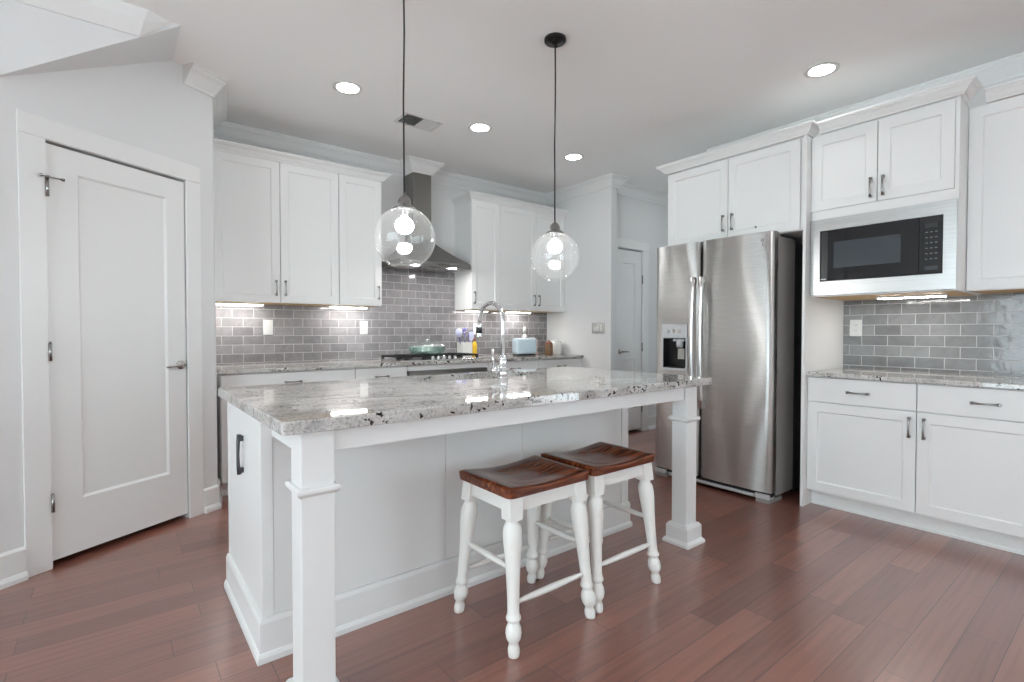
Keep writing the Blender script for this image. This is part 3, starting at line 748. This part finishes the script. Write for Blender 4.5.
CKX0, CKX1 = 1.965, 2.835
t = thing('gas_cooktop', 'stainless gas cooktop with black cast iron grates on the back counter', 'cooktop', (CKX0, 4.075, .9152))
cw = CKX1 - CKX0
B1('tray', 'steelx', t, 0, cw, 0, .43, 0, .012, bev=.004)
for gx in (.012, .300, .588):
    bm = BM(); x0, x1, y0, y1, zt = gx, gx + .270, .085, .410, .050
    if gx == .300: y0 = .15
    for a, b in (((x0, y0), (x1, y0)), ((x1, y0), (x1, y1)), ((x1, y1), (x0, y1)), ((x0, y1), (x0, y0))):
        box(bm, min(a[0], b[0]) - .006, max(a[0], b[0]) + .006, min(a[1], b[1]) - .006, max(a[1], b[1]) + .006, zt - .016, zt)
    box(bm, (x0 + x1) / 2 - .005, (x0 + x1) / 2 + .005, y0, y1, zt - .012, zt + .002); box(bm, x0, x1, (y0 + y1) / 2 - .005, (y0 + y1) / 2 + .005, zt - .012, zt + .002)
    for cx in (x0, x1):
        for cy in (y0, y1): box(bm, cx - .011, cx + .011, cy - .011, cy + .011, .0121, zt - .004)
    obj('grate', bm, 'iron', t)
for bx, by, r_ in ((.147, .19, .035), (.147, .33, .040), (.435, .28, .055), (.723, .19, .035), (.723, .33, .040)):
    bm = BM(); lathe(bm, [(r_, .0121), (r_, .022), (r_ * .8, .026), (r_ * .8, .031), (0.001, .032)], 20, (bx, by, 0)); obj('burner', bm, 'iron', t)
for k in range(5):
    bm = BM(); lathe(bm, [(.020, .0121), (.020, .018), (.016, .020), (.015, .040), (.010, .043), (.001, .043)], 18, (.345 + k * .06, .055, 0)); box(bm, .342 + k * .06, .348 + k * .06, .042, .068, .043, .047); obj('knob', bm, 'chrome', t)

# items on the back counter
CTZ = .9152
t = thing('casserole_dish', 'green glass casserole with clear lid sitting on the cooktop grates', 'dish', (2.375, 4.36, .9674))
prof = [(.13, 0), (.155, .004), (.175, .04), (.182, .066), (.187, .07), (.187, .074), (.177, .07), (.168, .04), (.148, .01), (.001, .008)]
bm = BM(); lathe(bm, prof, 32, caps=False); obj('bowl', bm, 'greenglass', t)
bm = BM(); lathe(bm, [(.180, .0755), (.176, .085), (.14, .104), (.08, .116), (.015, .120), (.012, .128), (.022, .138), (.022, .146), (.001, .150)], 32, caps=False); obj('lid', bm, 'lidglass', t)
# crock with utensils
t = thing('utensil_crock', 'square white ceramic crock full of cooking utensils beside the cooktop', 'crock', (2.955, 4.588, CTZ))
bm = BM(); box(bm, -.060, .060, -.060, .060, 0, .012, bev=.004)
for b in ((-.060, -.052, -.060, .060), (.052, .060, -.060, .060), (-.052, .052, -.060, -.052), (-.052, .052, .052, .060)): box(bm, *b, .012, .155)
obj('crock_body', bm, 'ceramic', t)
def utensil(name, label, mats, base_, top, head):
    u = thing(name, label, 'utensil', base_)
    p0 = Vector((0, 0, 0)); p1 = Vector(top) - Vector(base_)
    bm = BM(); tube(bm, [p0, p0.lerp(p1, .5), p1], [.006, .005, .006], 8); obj('shaft', bm, mats[0], u)
    bm = BM()
    if head == 'ladle': 
        bmesh.ops.create_uvsphere(bm, u_segments=16, v_segments=10, radius=.045, matrix=Matrix.Translation(p1 + Vector((0, 0, .03))) @ Matrix.Diagonal((1, .55, 1.1, 1)))
    elif head == 'spatula':
        box(bm, p1.x - .03, p1.x + .03, p1.y - .004, p1.y + .004, p1.z - .005, p1.z + .085, bev=.003)
    elif head == 'whisk':
        for a in range(6):
            an = math.pi * a / 6; c, s = math.cos(an), math.sin(an)
            tube(bm, [p1 + Vector((c * r, s * r, h)) for r, h in ((.004, 0), (.026, .04), (.03, .07), (.016, .1), (0, .107), (-.016, .1), (-.03, .07), (-.026, .04), (-.004, 0))], .0014, 5)
    else:
        bmesh.ops.create_uvsphere(bm, u_segments=14, v_segments=8, radius=.03, matrix=Matrix.Translation(p1 + Vector((0, 0, .03))) @ Matrix.Diagonal((1, .35, 1.4, 1)))
    obj('head', bm, mats[1], u, smooth=(head not in ('spatula',)))
CX, CYK = 2.955, 4.588
utensil('ladle', 'pale lilac ladle with a round bowl at left of the utensil crock', ('purple', 'lilac'), (CX - .02, CYK, CTZ + .0125), (CX - .085, CYK - .02, CTZ + .225), 'ladle')
utensil('spatula', 'purple spatula standing upright in the white utensil crock', ('purple', 'purple'), (CX + .01, CYK + .02, CTZ + .0125), (CX + .02, CYK + .03, CTZ + .24), 'spoon')
utensil('turner', 'pale lilac turner leaning right in the white utensil crock', ('lilac', 'lilac'), (CX + .02, CYK - .02, CTZ + .0125), (CX + .075, CYK - .02, CTZ + .18), 'spatula')
utensil('whisk', 'wire whisk in the middle of the white utensil crock', ('nickel', 'nickel'), (CX, CYK - .03, CTZ + .0125), (CX - .015, CYK - .035, CTZ + .17), 'whisk')
utensil('spoon', 'dark blue spoon near the outlet side of the white utensil crock', ('purple', 'purple'), (CX + .03, CYK + .03, CTZ + .0125), (CX + .10, CYK + .045, CTZ + .19), 'spoon')
t = thing('bottle', 'slim yellow bottle standing right of the utensil crock', 'bottle', (3.055, 4.545, CTZ))
bm = BM(); lathe(bm, [(.024, 0), (.028, .004), (.028, .12), (.022, .145), (.012, .158), (.012, .165)], 20); obj('bottle_body', bm, 'yellow', t)
bm = BM(); lathe(bm, [(.014, .1652), (.014, .19), (.008, .195)], 16); obj('cap', bm, 'rust', t)
# toaster
t = thing('toaster', 'pale blue two-slot toaster on the back counter near the corner', 'toaster', (3.635, 4.40, CTZ), R(-20))
bm = BM(); box(bm, -.125, .125, -.085, .085, .014, .195, bev=.028); obj('toaster_body', bm, 'blue', t, smooth=False)
for y in (-.032, .032): B1('slot', 'black', t, -.095, .095, y - .013, y + .013, .1935, .1965)
B1('base_plate', 'black', t, -.115, .115, -.078, .078, .004, .0145)
for x in (-.1, .1):
    for y in (-.06, .06):
        bm = BM(); lathe(bm, [(.010, 0), (.010, .0042)], 10, (x, y, 0)); obj('foot', bm, 'black', t)
B1('lever', 'chrome', t, .125, .147, -.018, .018, .11, .124, bev=.003)
bm = BM(); tube(bm, [(.125, -.045, .06), (.140, -.045, .06)], .014, 14); obj('dial', bm, 'chrome', t)
# corner jars
def jar(name, label, x, y, r, h, body, lid, lidh, cat='canister'):
    t = thing(name, label, cat, (x, y, CTZ))
    bm = BM(); lathe(bm, [(r * .92, 0), (r, .006), (r, h - .015), (r * .9, h - .003), (r * .86, h)], 24); obj('jar_body', bm, body, t)
    bm = BM(); lathe(bm, [(r * .9, h + .0002), (r * .93, h + .005), (r * .93, h + lidh - .006), (r * .5, h + lidh), (.012, h + lidh + .004), (.014, h + lidh + .016), (.001, h + lidh + .02)], 24); obj('lid', bm, lid, t)
    return t
jar('canister', 'white ceramic canister in the corner against the switch wall', 4.08, 4.36, .072, .15, 'ceramic', 'ceramic', .014)
jar('jar', 'brown-filled jar with rust red lid between toaster and white canister', 3.89, 4.27, .045, .13, 'brown', 'rust', .02, 'jar')
t = thing('paper_bag', 'pale pink folded packet standing behind the toaster', 'packet', (3.90, 4.585, CTZ))
bm = BM(); prism(bm, [(-.07, 0), (.07, 0), (.066, .17), (.04, .19), (-.05, .185), (-.066, .17)], 'y', -.03, .03); obj('packet_body', bm, 'pink', t)
B1('seal_strip', 'white', t, -.05, .04, -.012, .012, .182, .20)
t = thing('soap_bottle', 'white pump bottle standing tall behind the toaster', 'bottle', (3.80, 4.60, CTZ))
bm = BM(); lathe(bm, [(.032, 0), (.035, .006), (.035, .20), (.03, .225), (.014, .24), (.014, .25)], 20); obj('bottle_body', bm, 'lightg', t)
bm = BM(); lathe(bm, [(.019, .2502), (.019, .315), (.012, .325), (.001, .327)], 16); obj('pump_cap', bm, 'white', t)

# outlets and switches
def plate(name, label, cat, loc, rz, w, h, mat, kind):
    t = thing(name, label, cat, loc, rz)
    B1('cover_plate', mat, t, -w / 2, w / 2, -.006, -.0003, -h / 2, h / 2, bev=.002)
    if kind == 'duplex':
        for s in (-1, 1):
            bm = BM(); lathe_y(bm, [(.0165, 0), (.0165, .002)], (0, -.0062, s * .020), 18); r_ = obj('receptacle', bm, 'white', t)
            for dx in (-.006, .006): B1('slot', 'dark', r_, dx - .0012, dx + .0012, -.0088, -.0083, s * .020 - .004, s * .020 + .006)
    elif kind == 'rocker':
        B1('rocker', 'white', t, -.0165, .0165, -.0085, -.0061, -.033, .033, bev=.001)
    else:
        for k in (-1, 0, 1): B1('rocker', 'white', t, k * .046 - .016, k * .046 + .016, -.0088, -.0061, -.033, .033, bev=.001)
    return t
TY = WY - .0101
plate('wall_outlet', 'white outlet on the tile under the left two-door wall cabinet', 'outlet', (1.022, TY, 1.222), 0, .078, .128, 'white', 'rocker')
plate('wall_outlet', 'white duplex outlet on the tile left of the cooktop', 'outlet', (1.863, TY, 1.222), 0, .078, .128, 'white', 'duplex')
plate('wall_outlet', 'white duplex outlet on the tile behind the utensil crock', 'outlet', (3.155, TY, 1.215), 0, .078, .128, 'white', 'duplex')
plate('wall_outlet', 'white duplex outlet on the tile next to the refrigerator panel', 'outlet', (WX - .0101, 1.372, 1.213), RW, .078, .122, 'white', 'duplex')
plate('light_switch', 'grey three-gang switch plate on the white stub wall', 'switch', (4.2099, 3.813, 1.222), RW, .185, .12, 'nickel', 'gang')

# under-cabinet light bars
def bar(label, loc, rz, L):
    t = thing('light_bar', label, 'light', loc, rz, 'under-cabinet light bars')
    B1('housing', 'white', t, 0, L, 0, .05, -.012, -.0002); B1('diffuser', 'strip', t, .008, L - .008, .006, .044, -.0165, -.0122)
bar('lit bar under the wall cabinet nearest the pantry wall', (.62, 4.50, UB - .0015), 0, .34)
bar('lit bar under the wall cabinet left of the range hood', (1.50, 4.50, UB - .0015), 0, .34)
bar('lit bar under the narrow cabinet right of the range hood', (2.93, 4.50, UB - .0015), 0, .28)
bar('lit bar under the corner cabinet above the toaster', (3.48, 4.50, UB - .0015), 0, .34)
bar('lit bar under the microwave cabinet', (3.98, 1.15, MB - .0025), RW, .36)

# ------------------------------------------------------------------ island
t = thing('kitchen_island', 'white kitchen island with panelled body and two square corner posts', 'island', (0, 0, 0))
IX0, IX1, IY0, IY1 = .413, 2.434, 1.978, 2.655
bm = BM(); box(bm, IX0, IX1, IY0, IY1, .0, .8845); obj('body', bm, 'cab', t)
bm = BM()   # corner boards and end panel
x0, x1, y0 = IX0 - .008, IX0 + .030, IY0 - .008
prism(bm, [(x0, y0), (x1, y0), (x1, IY0 - .0002), (IX0 - .0002, IY0 - .0002), (IX0 - .0002, IY0 + .075), (x0, IY0 + .075)], 'z', .1545, .884); obj('corner_board', bm, 'cab', t)
B1('corner_board', 'cab', t, x0, IX0 - .0002, IY1 - .05, IY1 + .002, .1545, .884, bev=.0015)
B1('end_panel', 'cab', t, IX0 - .006, IX0 - .0002, IY0 + .0753, IY1 - .0503, .1545, .884)
B1('corner_board', 'cab', t, IX1 - .05, IX1 + .01, IY0 - .012, IY0 - .0002, .1545, .884, bev=.0015)
xs = [IX0 + .0302, 1.168, 1.617, IX1 - .0505]
for a, b in zip(xs, xs[1:]):
    bm = BM(); box(bm, a + .0006, b - .0006, IY0 - .006, IY0 - .0002, .155, .884, bev=.0015); obj('back_panel', bm, 'cab', t)
IB = [(0, 0), (.030, 0), (.030, .02), (.024, .032), (.020, .034), (.020, .138), (.014, .154), (0, .154)]
bm = BM(); sweep(bm, [(IX0 - .0002, IY1), (IX0 - .0002, IY0 - .0002), (IX1 + .0002, IY0 - .0002), (IX1 + .0002, IY1)], IB, side=1)
obj('base_moulding', bm, 'cab', t)
def post(x0, x1, y0, y1, ph):
    bm = BM(); box(bm, x0, x1, y0, y1, .0, .8845, bev=.002); p = obj('post', bm, 'cab', t)
    bm = BM(); sq = [(x0, y0), (x1, y0), (x1, y1), (x0, y1), (x0, y0)]
    def ring(prof, nm):
        bm = BM(); k = len(prof)
        R4 = [[bm.verts.new((cx + sx * o, cy + sy * o, z)) for o, z in prof] for cx, cy, sx, sy in ((x0, y0, -1, -1), (x1, y0, 1, -1), (x1, y1, 1, 1), (x0, y1, -1, 1))]
        for i in range(4):
            a, b = R4[i], R4[(i + 1) % 4]
            for j in range(k): bm.faces.new((a[j], a[(j + 1) % k], b[(j + 1) % k], b[j]))
        obj(nm, bm, 'cab', p)
    bm.free()
    ring([(.0002, .685), (.006, .685), (.016, .697), (.016, .706), (.010, .712), (.0002, .712)], 'collar')
    ring([(.0002, 0), (.036, 0), (.036, .014), (.026, .026), (.022, .03), (.022, ph - .016), (.012, ph), (.0002, ph)], 'plinth')
PY0, PY1 = 1.585, 1.695
post(.436, .536, PY0, PY1, .070); post(2.468, 2.566, PY0, PY1 - .018, .112)
B1('apron', 'cab', t, .5362, 2.4598, PY0 + .012, PY0 + .034, .812, .8845, bev=.0015)
B1('apron', 'cab', t, .440, .462, PY1 + .0002, IY0 - .0104, .812, .8845, bev=.0015)
B1('apron', 'cab', t, 2.538, 2.560, PY1 + .0002, IY0 + .35, .812, .8845, bev=.0015)
# working side: doors toward the range
wI = IX1 - IX0
for k in range(4):
    a = IX0 + .01 + k * (wI - .02) / 4; b = a + (wI - .02) / 4
    bm = BM(); shaker(bm, -b + .003, -a - .003, .165, .87, -.0205, .02); bm.transform(Matrix.Rotation(math.pi, 4, 'Z') @ Matrix.Translation((0, -IY1, 0)))
    o = obj('door', bm, 'cab', t)
    hb = BM(); hx = (b - .035) if k % 2 == 0 else (a + .035)
    for z in (.70, .80): box(hb, hx - .008, hx + .008, IY1 + .0208, IY1 + .045, z - .008, z + .008)
    tube(hb, [(hx, IY1 + .045, .70), (hx, IY1 + .045, .80)], .006, 8); obj('pull_handle', hb, 'pull', o)
# metal pull on the end panel
bm = BM(); xh = IX0 - .0003
xh = IX0 - .0062
for z in (.622, .752): box(bm, xh - .014, xh, 2.292, 2.312, z - .011, z + .011, bev=.002)
tube(bm, [(xh - .015, 2.302, .605), (xh - .019, 2.302, .64), (xh - .020, 2.302, .685), (xh - .019, 2.302, .73), (xh - .015, 2.302, .768)], [.009, .007, .006, .007, .009], 10)
o = obj('end_pull', bm, 'gunmetal', t); o['label'] = 'dark metal pull on the island end panel'

# island top with sink cut-out
TX0, TX1, TY0, TY1, TZ0, TZ1 = .375, 2.672, 1.553, 2.715, .885, .925
SX0, SX1, SY0, SY1 = 1.30, 2.06, 2.325, 2.63
bm = BM()
def rr(x0, x1, y0, y1, r, n=6):
    P = []
    for cx, cy, a0 in ((x1 - r, y0 + r, -90), (x1 - r, y1 - r, 0), (x0 + r, y1 - r, 90), (x0 + r, y0 + r, 180)):
        for k in range(n + 1): a = R(a0 + 90 * k / n); P.append((cx + r * math.cos(a), cy + r * math.sin(a)))
    return P
O = rr(TX0, TX1, TY0, TY1, .012); I = rr(SX0, SX1, SY0, SY1, .05)
e = .004
def loop(P, z, cx=None, ins=0.0):
    return [bm.verts.new((x, y, z)) for x, y in P]
Oin = rr(TX0 + e, TX1 - e, TY0 + e, TY1 - e, .010)
o_bot = loop(O, TZ0 + .002); o_top = loop(O, TZ1 - e); o_tt = loop(Oin, TZ1)
i_top = loop(I, TZ1); i_bot = loop(I, TZ0); o_b2 = loop(Oin, TZ0)
n = len(O)
for a, b in ((o_b2, o_bot), (o_bot, o_top), (o_top, o_tt), (i_top, i_bot)):
    for j in range(n): bm.faces.new((a[j], a[(j + 1) % n], b[(j + 1) % n], b[j]))
for a, b in ((o_tt, i_top), (i_bot, o_b2)):
    for j in range(n): bm.faces.new((a[j], a[(j + 1) % n], b[(j + 1) % n], b[j]))
tag(obj('island_countertop', bm, 'granite'), 'large speckled granite top on the island with a sink cut-out', 'countertop')
# the island body needs a hole for the bowl: cut it
body = [c for c in t.children if c.name.startswith('body')][0]
bm = BM(); box(bm, IX0, SX0 - .03, IY0, IY1, 0, .8845); box(bm, SX1 + .03, IX1, IY0, IY1, 0, .8845); box(bm, SX0 - .03, SX1 + .03, IY0, SY0 - .03, 0, .8845); box(bm, SX0 - .03, SX1 + .03, IY1 - .018, IY1, 0, .8845); box(bm, SX0 - .03, SX1 + .03, SY0 - .03, IY1 - .018, 0, .60)
bmesh.ops.recalc_face_normals(bm, faces=bm.faces[:]); bm.to_mesh(body.data); bm.free()
t = thing('sink', 'stainless undermount sink set into the island top behind the faucet', 'sink', (0, 0, .69))
bm = BM(); z = 0
A = rr(SX0 + .0, SX1 - .0, SY0 + .0, SY1 - .003, .05); Bq = rr(SX0 + .02, SX1 - .02, SY0 + .02, SY1 - .02, .05); Cq = rr(SX0 - .012, SX1 + .012, SY0 - .012, SY1 + .004, .05)
l0 = [bm.verts.new((x, y, .1945)) for x, y in Cq]; l1 = [bm.verts.new((x, y, .1945)) for x, y in A]; l2 = [bm.verts.new((x, y, .03)) for x, y in A]; l3 = [bm.verts.new((x, y, .0)) for x, y in Bq]
for a, b in ((l0, l1), (l1, l2), (l2, l3)):
    for j in range(n): f = bm.faces.new((a[j], a[(j + 1) % n], b[(j + 1) % n], b[j]))
bm.faces.new(l3)
obj('bowl', bm, 'steelx', t)
bm = BM(); lathe(bm, [(.042, .0005), (.045, .004), (.03, .005), (.028, .003), (.001, .003)], 20, ((SX0 + SX1) / 2, (SY0 + SY1) / 2 + .02, 0)); obj('drain', bm, 'chrome', t)
# faucet
fx, fy = 1.728, 2.285
t = thing('faucet', 'chrome gooseneck pull-down faucet standing on the island top', 'faucet', (fx, fy, TZ1))
bm = BM(); lathe(bm, [(.034, 0), (.034, .006), (.029, .012), (.027, .05), (.031, .056), (.031, .064), (.026, .07), (.024, .105), (.026, .11), (.020, .122), (.016, .128)], 24); obj('base', bm, 'chrome', t)
bm = BM(); P = [(0, 0, .125), (0, 0, .26), (0, 0, .318)]
for k in range(1, 11): a = math.pi * k / 10 * .94; P.append((0, .115 - .115 * math.cos(a), 0.318 + .112 * math.sin(a)))
P.append((0, .233, .313)); tube(bm, P, .0125, 14); obj('neck', bm, 'chrome', t)
bm = BM(); tube(bm, [(0, .233, .315), (0, .235, .298), (0, .236, .273), (0, .237, .233), (0, .237, .223)], [.013, .016, .017, .020, .018], 16); sp = obj('spray_head', bm, 'chrome', t)
bm = BM(); tube(bm, [(0, .2353, .289), (0, .2363, .251)], .0192, 16); obj('grip', bm, 'black', sp)
bm = BM(); tube(bm, [(-.02, 0, .045), (-.055, 0, .045)], [.02, .017], 16); bmesh.ops.create_uvsphere(bm, u_segments=16, v_segments=10, radius=.021, matrix=Matrix.Translation((-.062, 0, .045)))
tube(bm, [(-.064, 0, .06), (-.066, .004, .11), (-.062, .01, .165)], [.007, .006, .008], 10); obj('handle', bm, 'chrome', t, smooth=True)

# ------------------------------------------------------------------ stools
def make_stool(cx, cy, rz, label):
    t = thing('counter_stool', label, 'stool', (cx, cy, 0), rz, 'counter stools')
    # saddle seat
    bm = BM(); W2, D2 = .217, .180; nx, ny = 26, 22; zt, zb = .606, .574
    def prof(u, v):
        x, y = u * W2, v * D2
        dip = .016 * math.exp(-((u / .62) ** 4)) * math.exp(-((v / .66) ** 4)) + .009 * math.cos(u * math.pi / 2) ** 2 * (1 if v > 0 else .6) * abs(v) ** 2
        lift = .014 * u * u - .006
        return zt + lift * .7 - dip
    def corner(u, v):
        r = .13; au, av = abs(u), abs(v)
        if au > 1 - r and av > 1 - r:
            du, dv = (au - (1 - r)) / r, (av - (1 - r)) / r; m = max(du, dv); l = math.hypot(du, dv) or 1
            f = m / l; du *= f; dv *= f
            return math.copysign(1 - r + du * r, u), math.copysign(1 - r + dv * r, v)
        return u, v
    T = [[None] * (ny + 1) for _ in range(nx + 1)]; Bt = [[None] * (ny + 1) for _ in range(nx + 1)]
    for i in range(nx + 1):
        for j in range(ny + 1):
            u, v = corner(-1 + 2 * i / nx, -1 + 2 * j / ny)
            ed = max(abs(-1 + 2 * i / nx), abs(-1 + 2 * j / ny)); rnd = .006 if ed > .999 else 0
            T[i][j] = bm.verts.new((u * W2, v * D2, prof(u, v) - rnd)); k = .985 if ed > .999 else 1
            Bt[i][j] = bm.verts.new((u * W2 * k, v * D2 * k, zb))
    for i in range(nx):
        for j in range(ny):
            f = bm.faces.new((T[i][j], T[i + 1][j], T[i + 1][j + 1], T[i][j + 1])); f.smooth = True
            bm.faces.new((Bt[i][j], Bt[i][j + 1], Bt[i + 1][j + 1], Bt[i + 1][j]))
    for i in range(nx):
        for j in (0, ny): bm.faces.new((T[i][j], T[i + 1][j], Bt[i + 1][j], Bt[i][j]))
    for j in range(ny):
        for i in (0, nx): bm.faces.new((T[i][j], T[i][j + 1], Bt[i][j + 1], Bt[i][j]))
    obj('seat', bm, 'seat', t)
    topx, topy, botx, boty = .168, .132, .203, .188
    H = .5735
    def at(sx, sy, z):
        k = z / H; return Vector((sx * (botx + (topx - botx) * k), sy * (boty + (topy - boty) * k), z))
    LP = [(.014, 0), (.0195, .003), (.0215, .014), (.0215, .028), (.0185, .040), (.0165, .048), (.0195, .053), (.0260, .064), (.0295, .082), (.0275, .100), (.0220, .113), (.0190, .120), (.0190, .125), (.0265, .130), (.0275, .138), (.0235, .146), (.0215, .158),
          (.0220, .20), (.0245, .27), (.0285, .34), (.0335, .40), (.0350, .435), (.0325, .458), (.0260, .470), (.0235, .478), (.0245, .486)]
    LP = [(r_ * 1.03, z_) for r_, z_ in LP]
    for sx in (-1, 1):
        for sy in (-1, 1):
            bm = BM(); dx = sx * (topx - botx) / H; dy = sy * (topy - boty) / H
            lathe(bm, LP, 18, (sx * botx, sy * boty, 0), tilt=(dx, dy))
            a = at(sx, sy, .486); b = at(sx, sy, H); s = .029
            vs = [bm.verts.new((p.x + ex * s, p.y + ey * s, p.z)) for p in (a, b) for ex, ey in ((-1, -1), (1, -1), (1, 1), (-1, 1))]
            bm.faces.new(vs[:4][::-1]); bm.faces.new(vs[4:])
            for k in range(4): bm.faces.new((vs[k], vs[(k + 1) % 4], vs[4 + (k + 1) % 4], vs[4 + k]))
            obj('leg', bm, 'stoolp', t)
    for sy in (-1, 1):
        bm = BM(); y = sy * (topy + .008); box(bm, -topx + .022, topx - .022, y - .011, y + .011, .512, H - .0002); obj('apron', bm, 'stoolp', t)
    for sx in (-1, 1):
        bm = BM(); x = sx * (topx + .008); box(bm, x - .011, x + .011, -topy + .022, topy - .022, .512, H - .0002); obj('apron', bm, 'stoolp', t)
    def rung(p, q):
        bm = BM(); tube(bm, [p.lerp(q, k) for k in (.04, .12, .14, .5, .86, .88, .96)], [.008, .009, .0105, .0135, .0105, .009, .008], 12); obj('stretcher', bm, 'stoolp', t)
    rung(at(-1, -1, .185), at(1, -1, .185)); rung(at(-1, 1, .185), at(1, 1, .185))
    rung(at(-1, -1, .305), at(-1, 1, .305)); rung(at(1, -1, .305), at(1, 1, .305))
    return t
def copy_tree(o, parent=None):
    c = o.copy(); COL.objects.link(c); c.parent = parent
    for ch in o.children: copy_tree(ch, c)
    return c
st = make_stool(1.335, 1.618, R(0), 'white turned-leg stool with brown saddle seat nearer the left post')
s2 = copy_tree(st); s2.location = (1.797, 1.628, 0); s2['label'] = 'white turned-leg stool with brown saddle seat nearer the refrigerator'

# ------------------------------------------------------------------ pendants
def pendant(x, y, gz, label):
    t = thing('pendant_light', label, 'pendant lamp', (x, y, CEIL), 0, 'pendant lights over the island')
    gz -= CEIL; r = .140
    bm = BM(); lathe(bm, [(.062, -.0002), (.062, -.016), (.058, -.020), (.022, -.024), (.010, -.034)], 28); cn = obj('canopy', bm, 'bronze', t)
    for a in (0, math.pi):
        bm = BM(); lathe(bm, [(.006, -.0225), (.006, -.027), (.003, -.029)], 10, (.038 * math.cos(a + .6), .038 * math.sin(a + .6), 0)); obj('screw', bm, 'bronze', cn)
    ct = gz + r + .055
    bm = BM(); tube(bm, [(0, 0, -.03), (.003, 0, -.3), (-.002, .001, -.6), (0, 0, ct)], .0042, 8); obj('cord', bm, 'cordm', t)
    n0 = gz + r * .93
    bm = BM(); lathe(bm, [(.052, n0 - .006), (.054, n0 + .004), (.046, n0 + .011), (.034, n0 + .020), (.028, n0 + .028), (.029, n0 + .038), (.024, n0 + .052), (.013, n0 + .062), (.006, n0 + .068), (.005, n0 + .08)], 24); cp = obj('socket_cap', bm, 'pull', t)
    bm = BM(); lathe(bm, [(.016, n0 - .030), (.018, n0 - .026), (.018, n0 - .008), (.02, n0 - .004)], 16); obj('socket', bm, 'pull', cp)
    bm = BM(); prof = []
    a0, a1 = R(22), R(159)
    for k in range(33): a = a0 + (a1 - a0) * k / 32; prof.append((r * math.sin(a), gz + r * math.cos(a)))
    prof.append((prof[-1][0] - .004, prof[-1][1] - .002))
    lathe(bm, prof, 48, caps=False); obj('globe', bm, 'glass', t)
    bm = BM(); zb = n0 - .031; lathe(bm, [(.013, zb), (.016, zb - .006), (.030, zb - .016), (.039, zb - .030), (.0415, zb - .044), (.038, zb - .059), (.028, zb - .071), (.014, zb - .0775), (.001, zb - .079)], 24); b = obj('bulb', bm, 'bulb', t)
    return t
pendant(1.047, 2.13, 1.615, 'clear globe pendant over the end of the island nearer the pantry door')
pendant(1.985, 2.13, 1.615, 'clear globe pendant over the end of the island nearer the refrigerator')

# recessed ceiling lights
def can(x, y, label):
    t = thing('recessed_light', label, 'ceiling light', (x, y, CEIL), 0, 'recessed ceiling lights')
    bm = BM(); lathe(bm, [(.072, -.0002), (.098, -.0002), (.098, -.004), (.094, -.006), (.076, -.005), (.072, -.003)], 32, caps=False); obj('trim_ring', bm, 'white', t)
    bm = BM(); lathe(bm, [(.0715, -.0002), (.0715, -.0030)], 32); obj('diffuser', bm, 'can', t)
can(1.268, 3.43, 'lit recessed ceiling light left of the left pendant cord')
can(2.363, 3.43, 'lit recessed ceiling light in front of the range hood')
can(3.457, 3.45, 'lit recessed ceiling light nearest the white stub wall')
can(3.553, 1.336, 'lit recessed ceiling light above the microwave cabinet')

can(4.95, 3.05, 'unseen ceiling light added to brighten the hallway around the corner from the refrigerator')  # out-of-view lamp added because the hallway came out too dark

# ceiling vent
t = thing('ceiling_vent', 'white two-way ceiling register beside the left pendant cord', 'vent', (1.915, 3.635, CEIL), R(0))
bm = BM(); vw, vd = .165, .11
for b in ((-vw, vw, -vd, -vd + .022), (-vw, vw, vd - .022, vd), (-vw, -vw + .022, -vd + .022, vd - .022), (vw - .022, vw, -vd + .022, vd - .022)): box(bm, *b, -.006, -.0002)
obj('frame', bm, 'white', t)
B1('backing', 'dark', t, -vw + .02, vw - .02, -vd + .02, vd - .02, -.0012, -.0002)
for side in (-1, 1):
    for k in range(7):
        x = side * (.012 + k * .019) ; bm = BM()
        prism(bm, [(x - side * .007, -.0015), (x - side * .0075, -.0025), (x + side * .006, -.0135), (x + side * .0065, -.0125)], 'y', -vd + .023, vd - .023); obj('louver', bm, 'white', t)
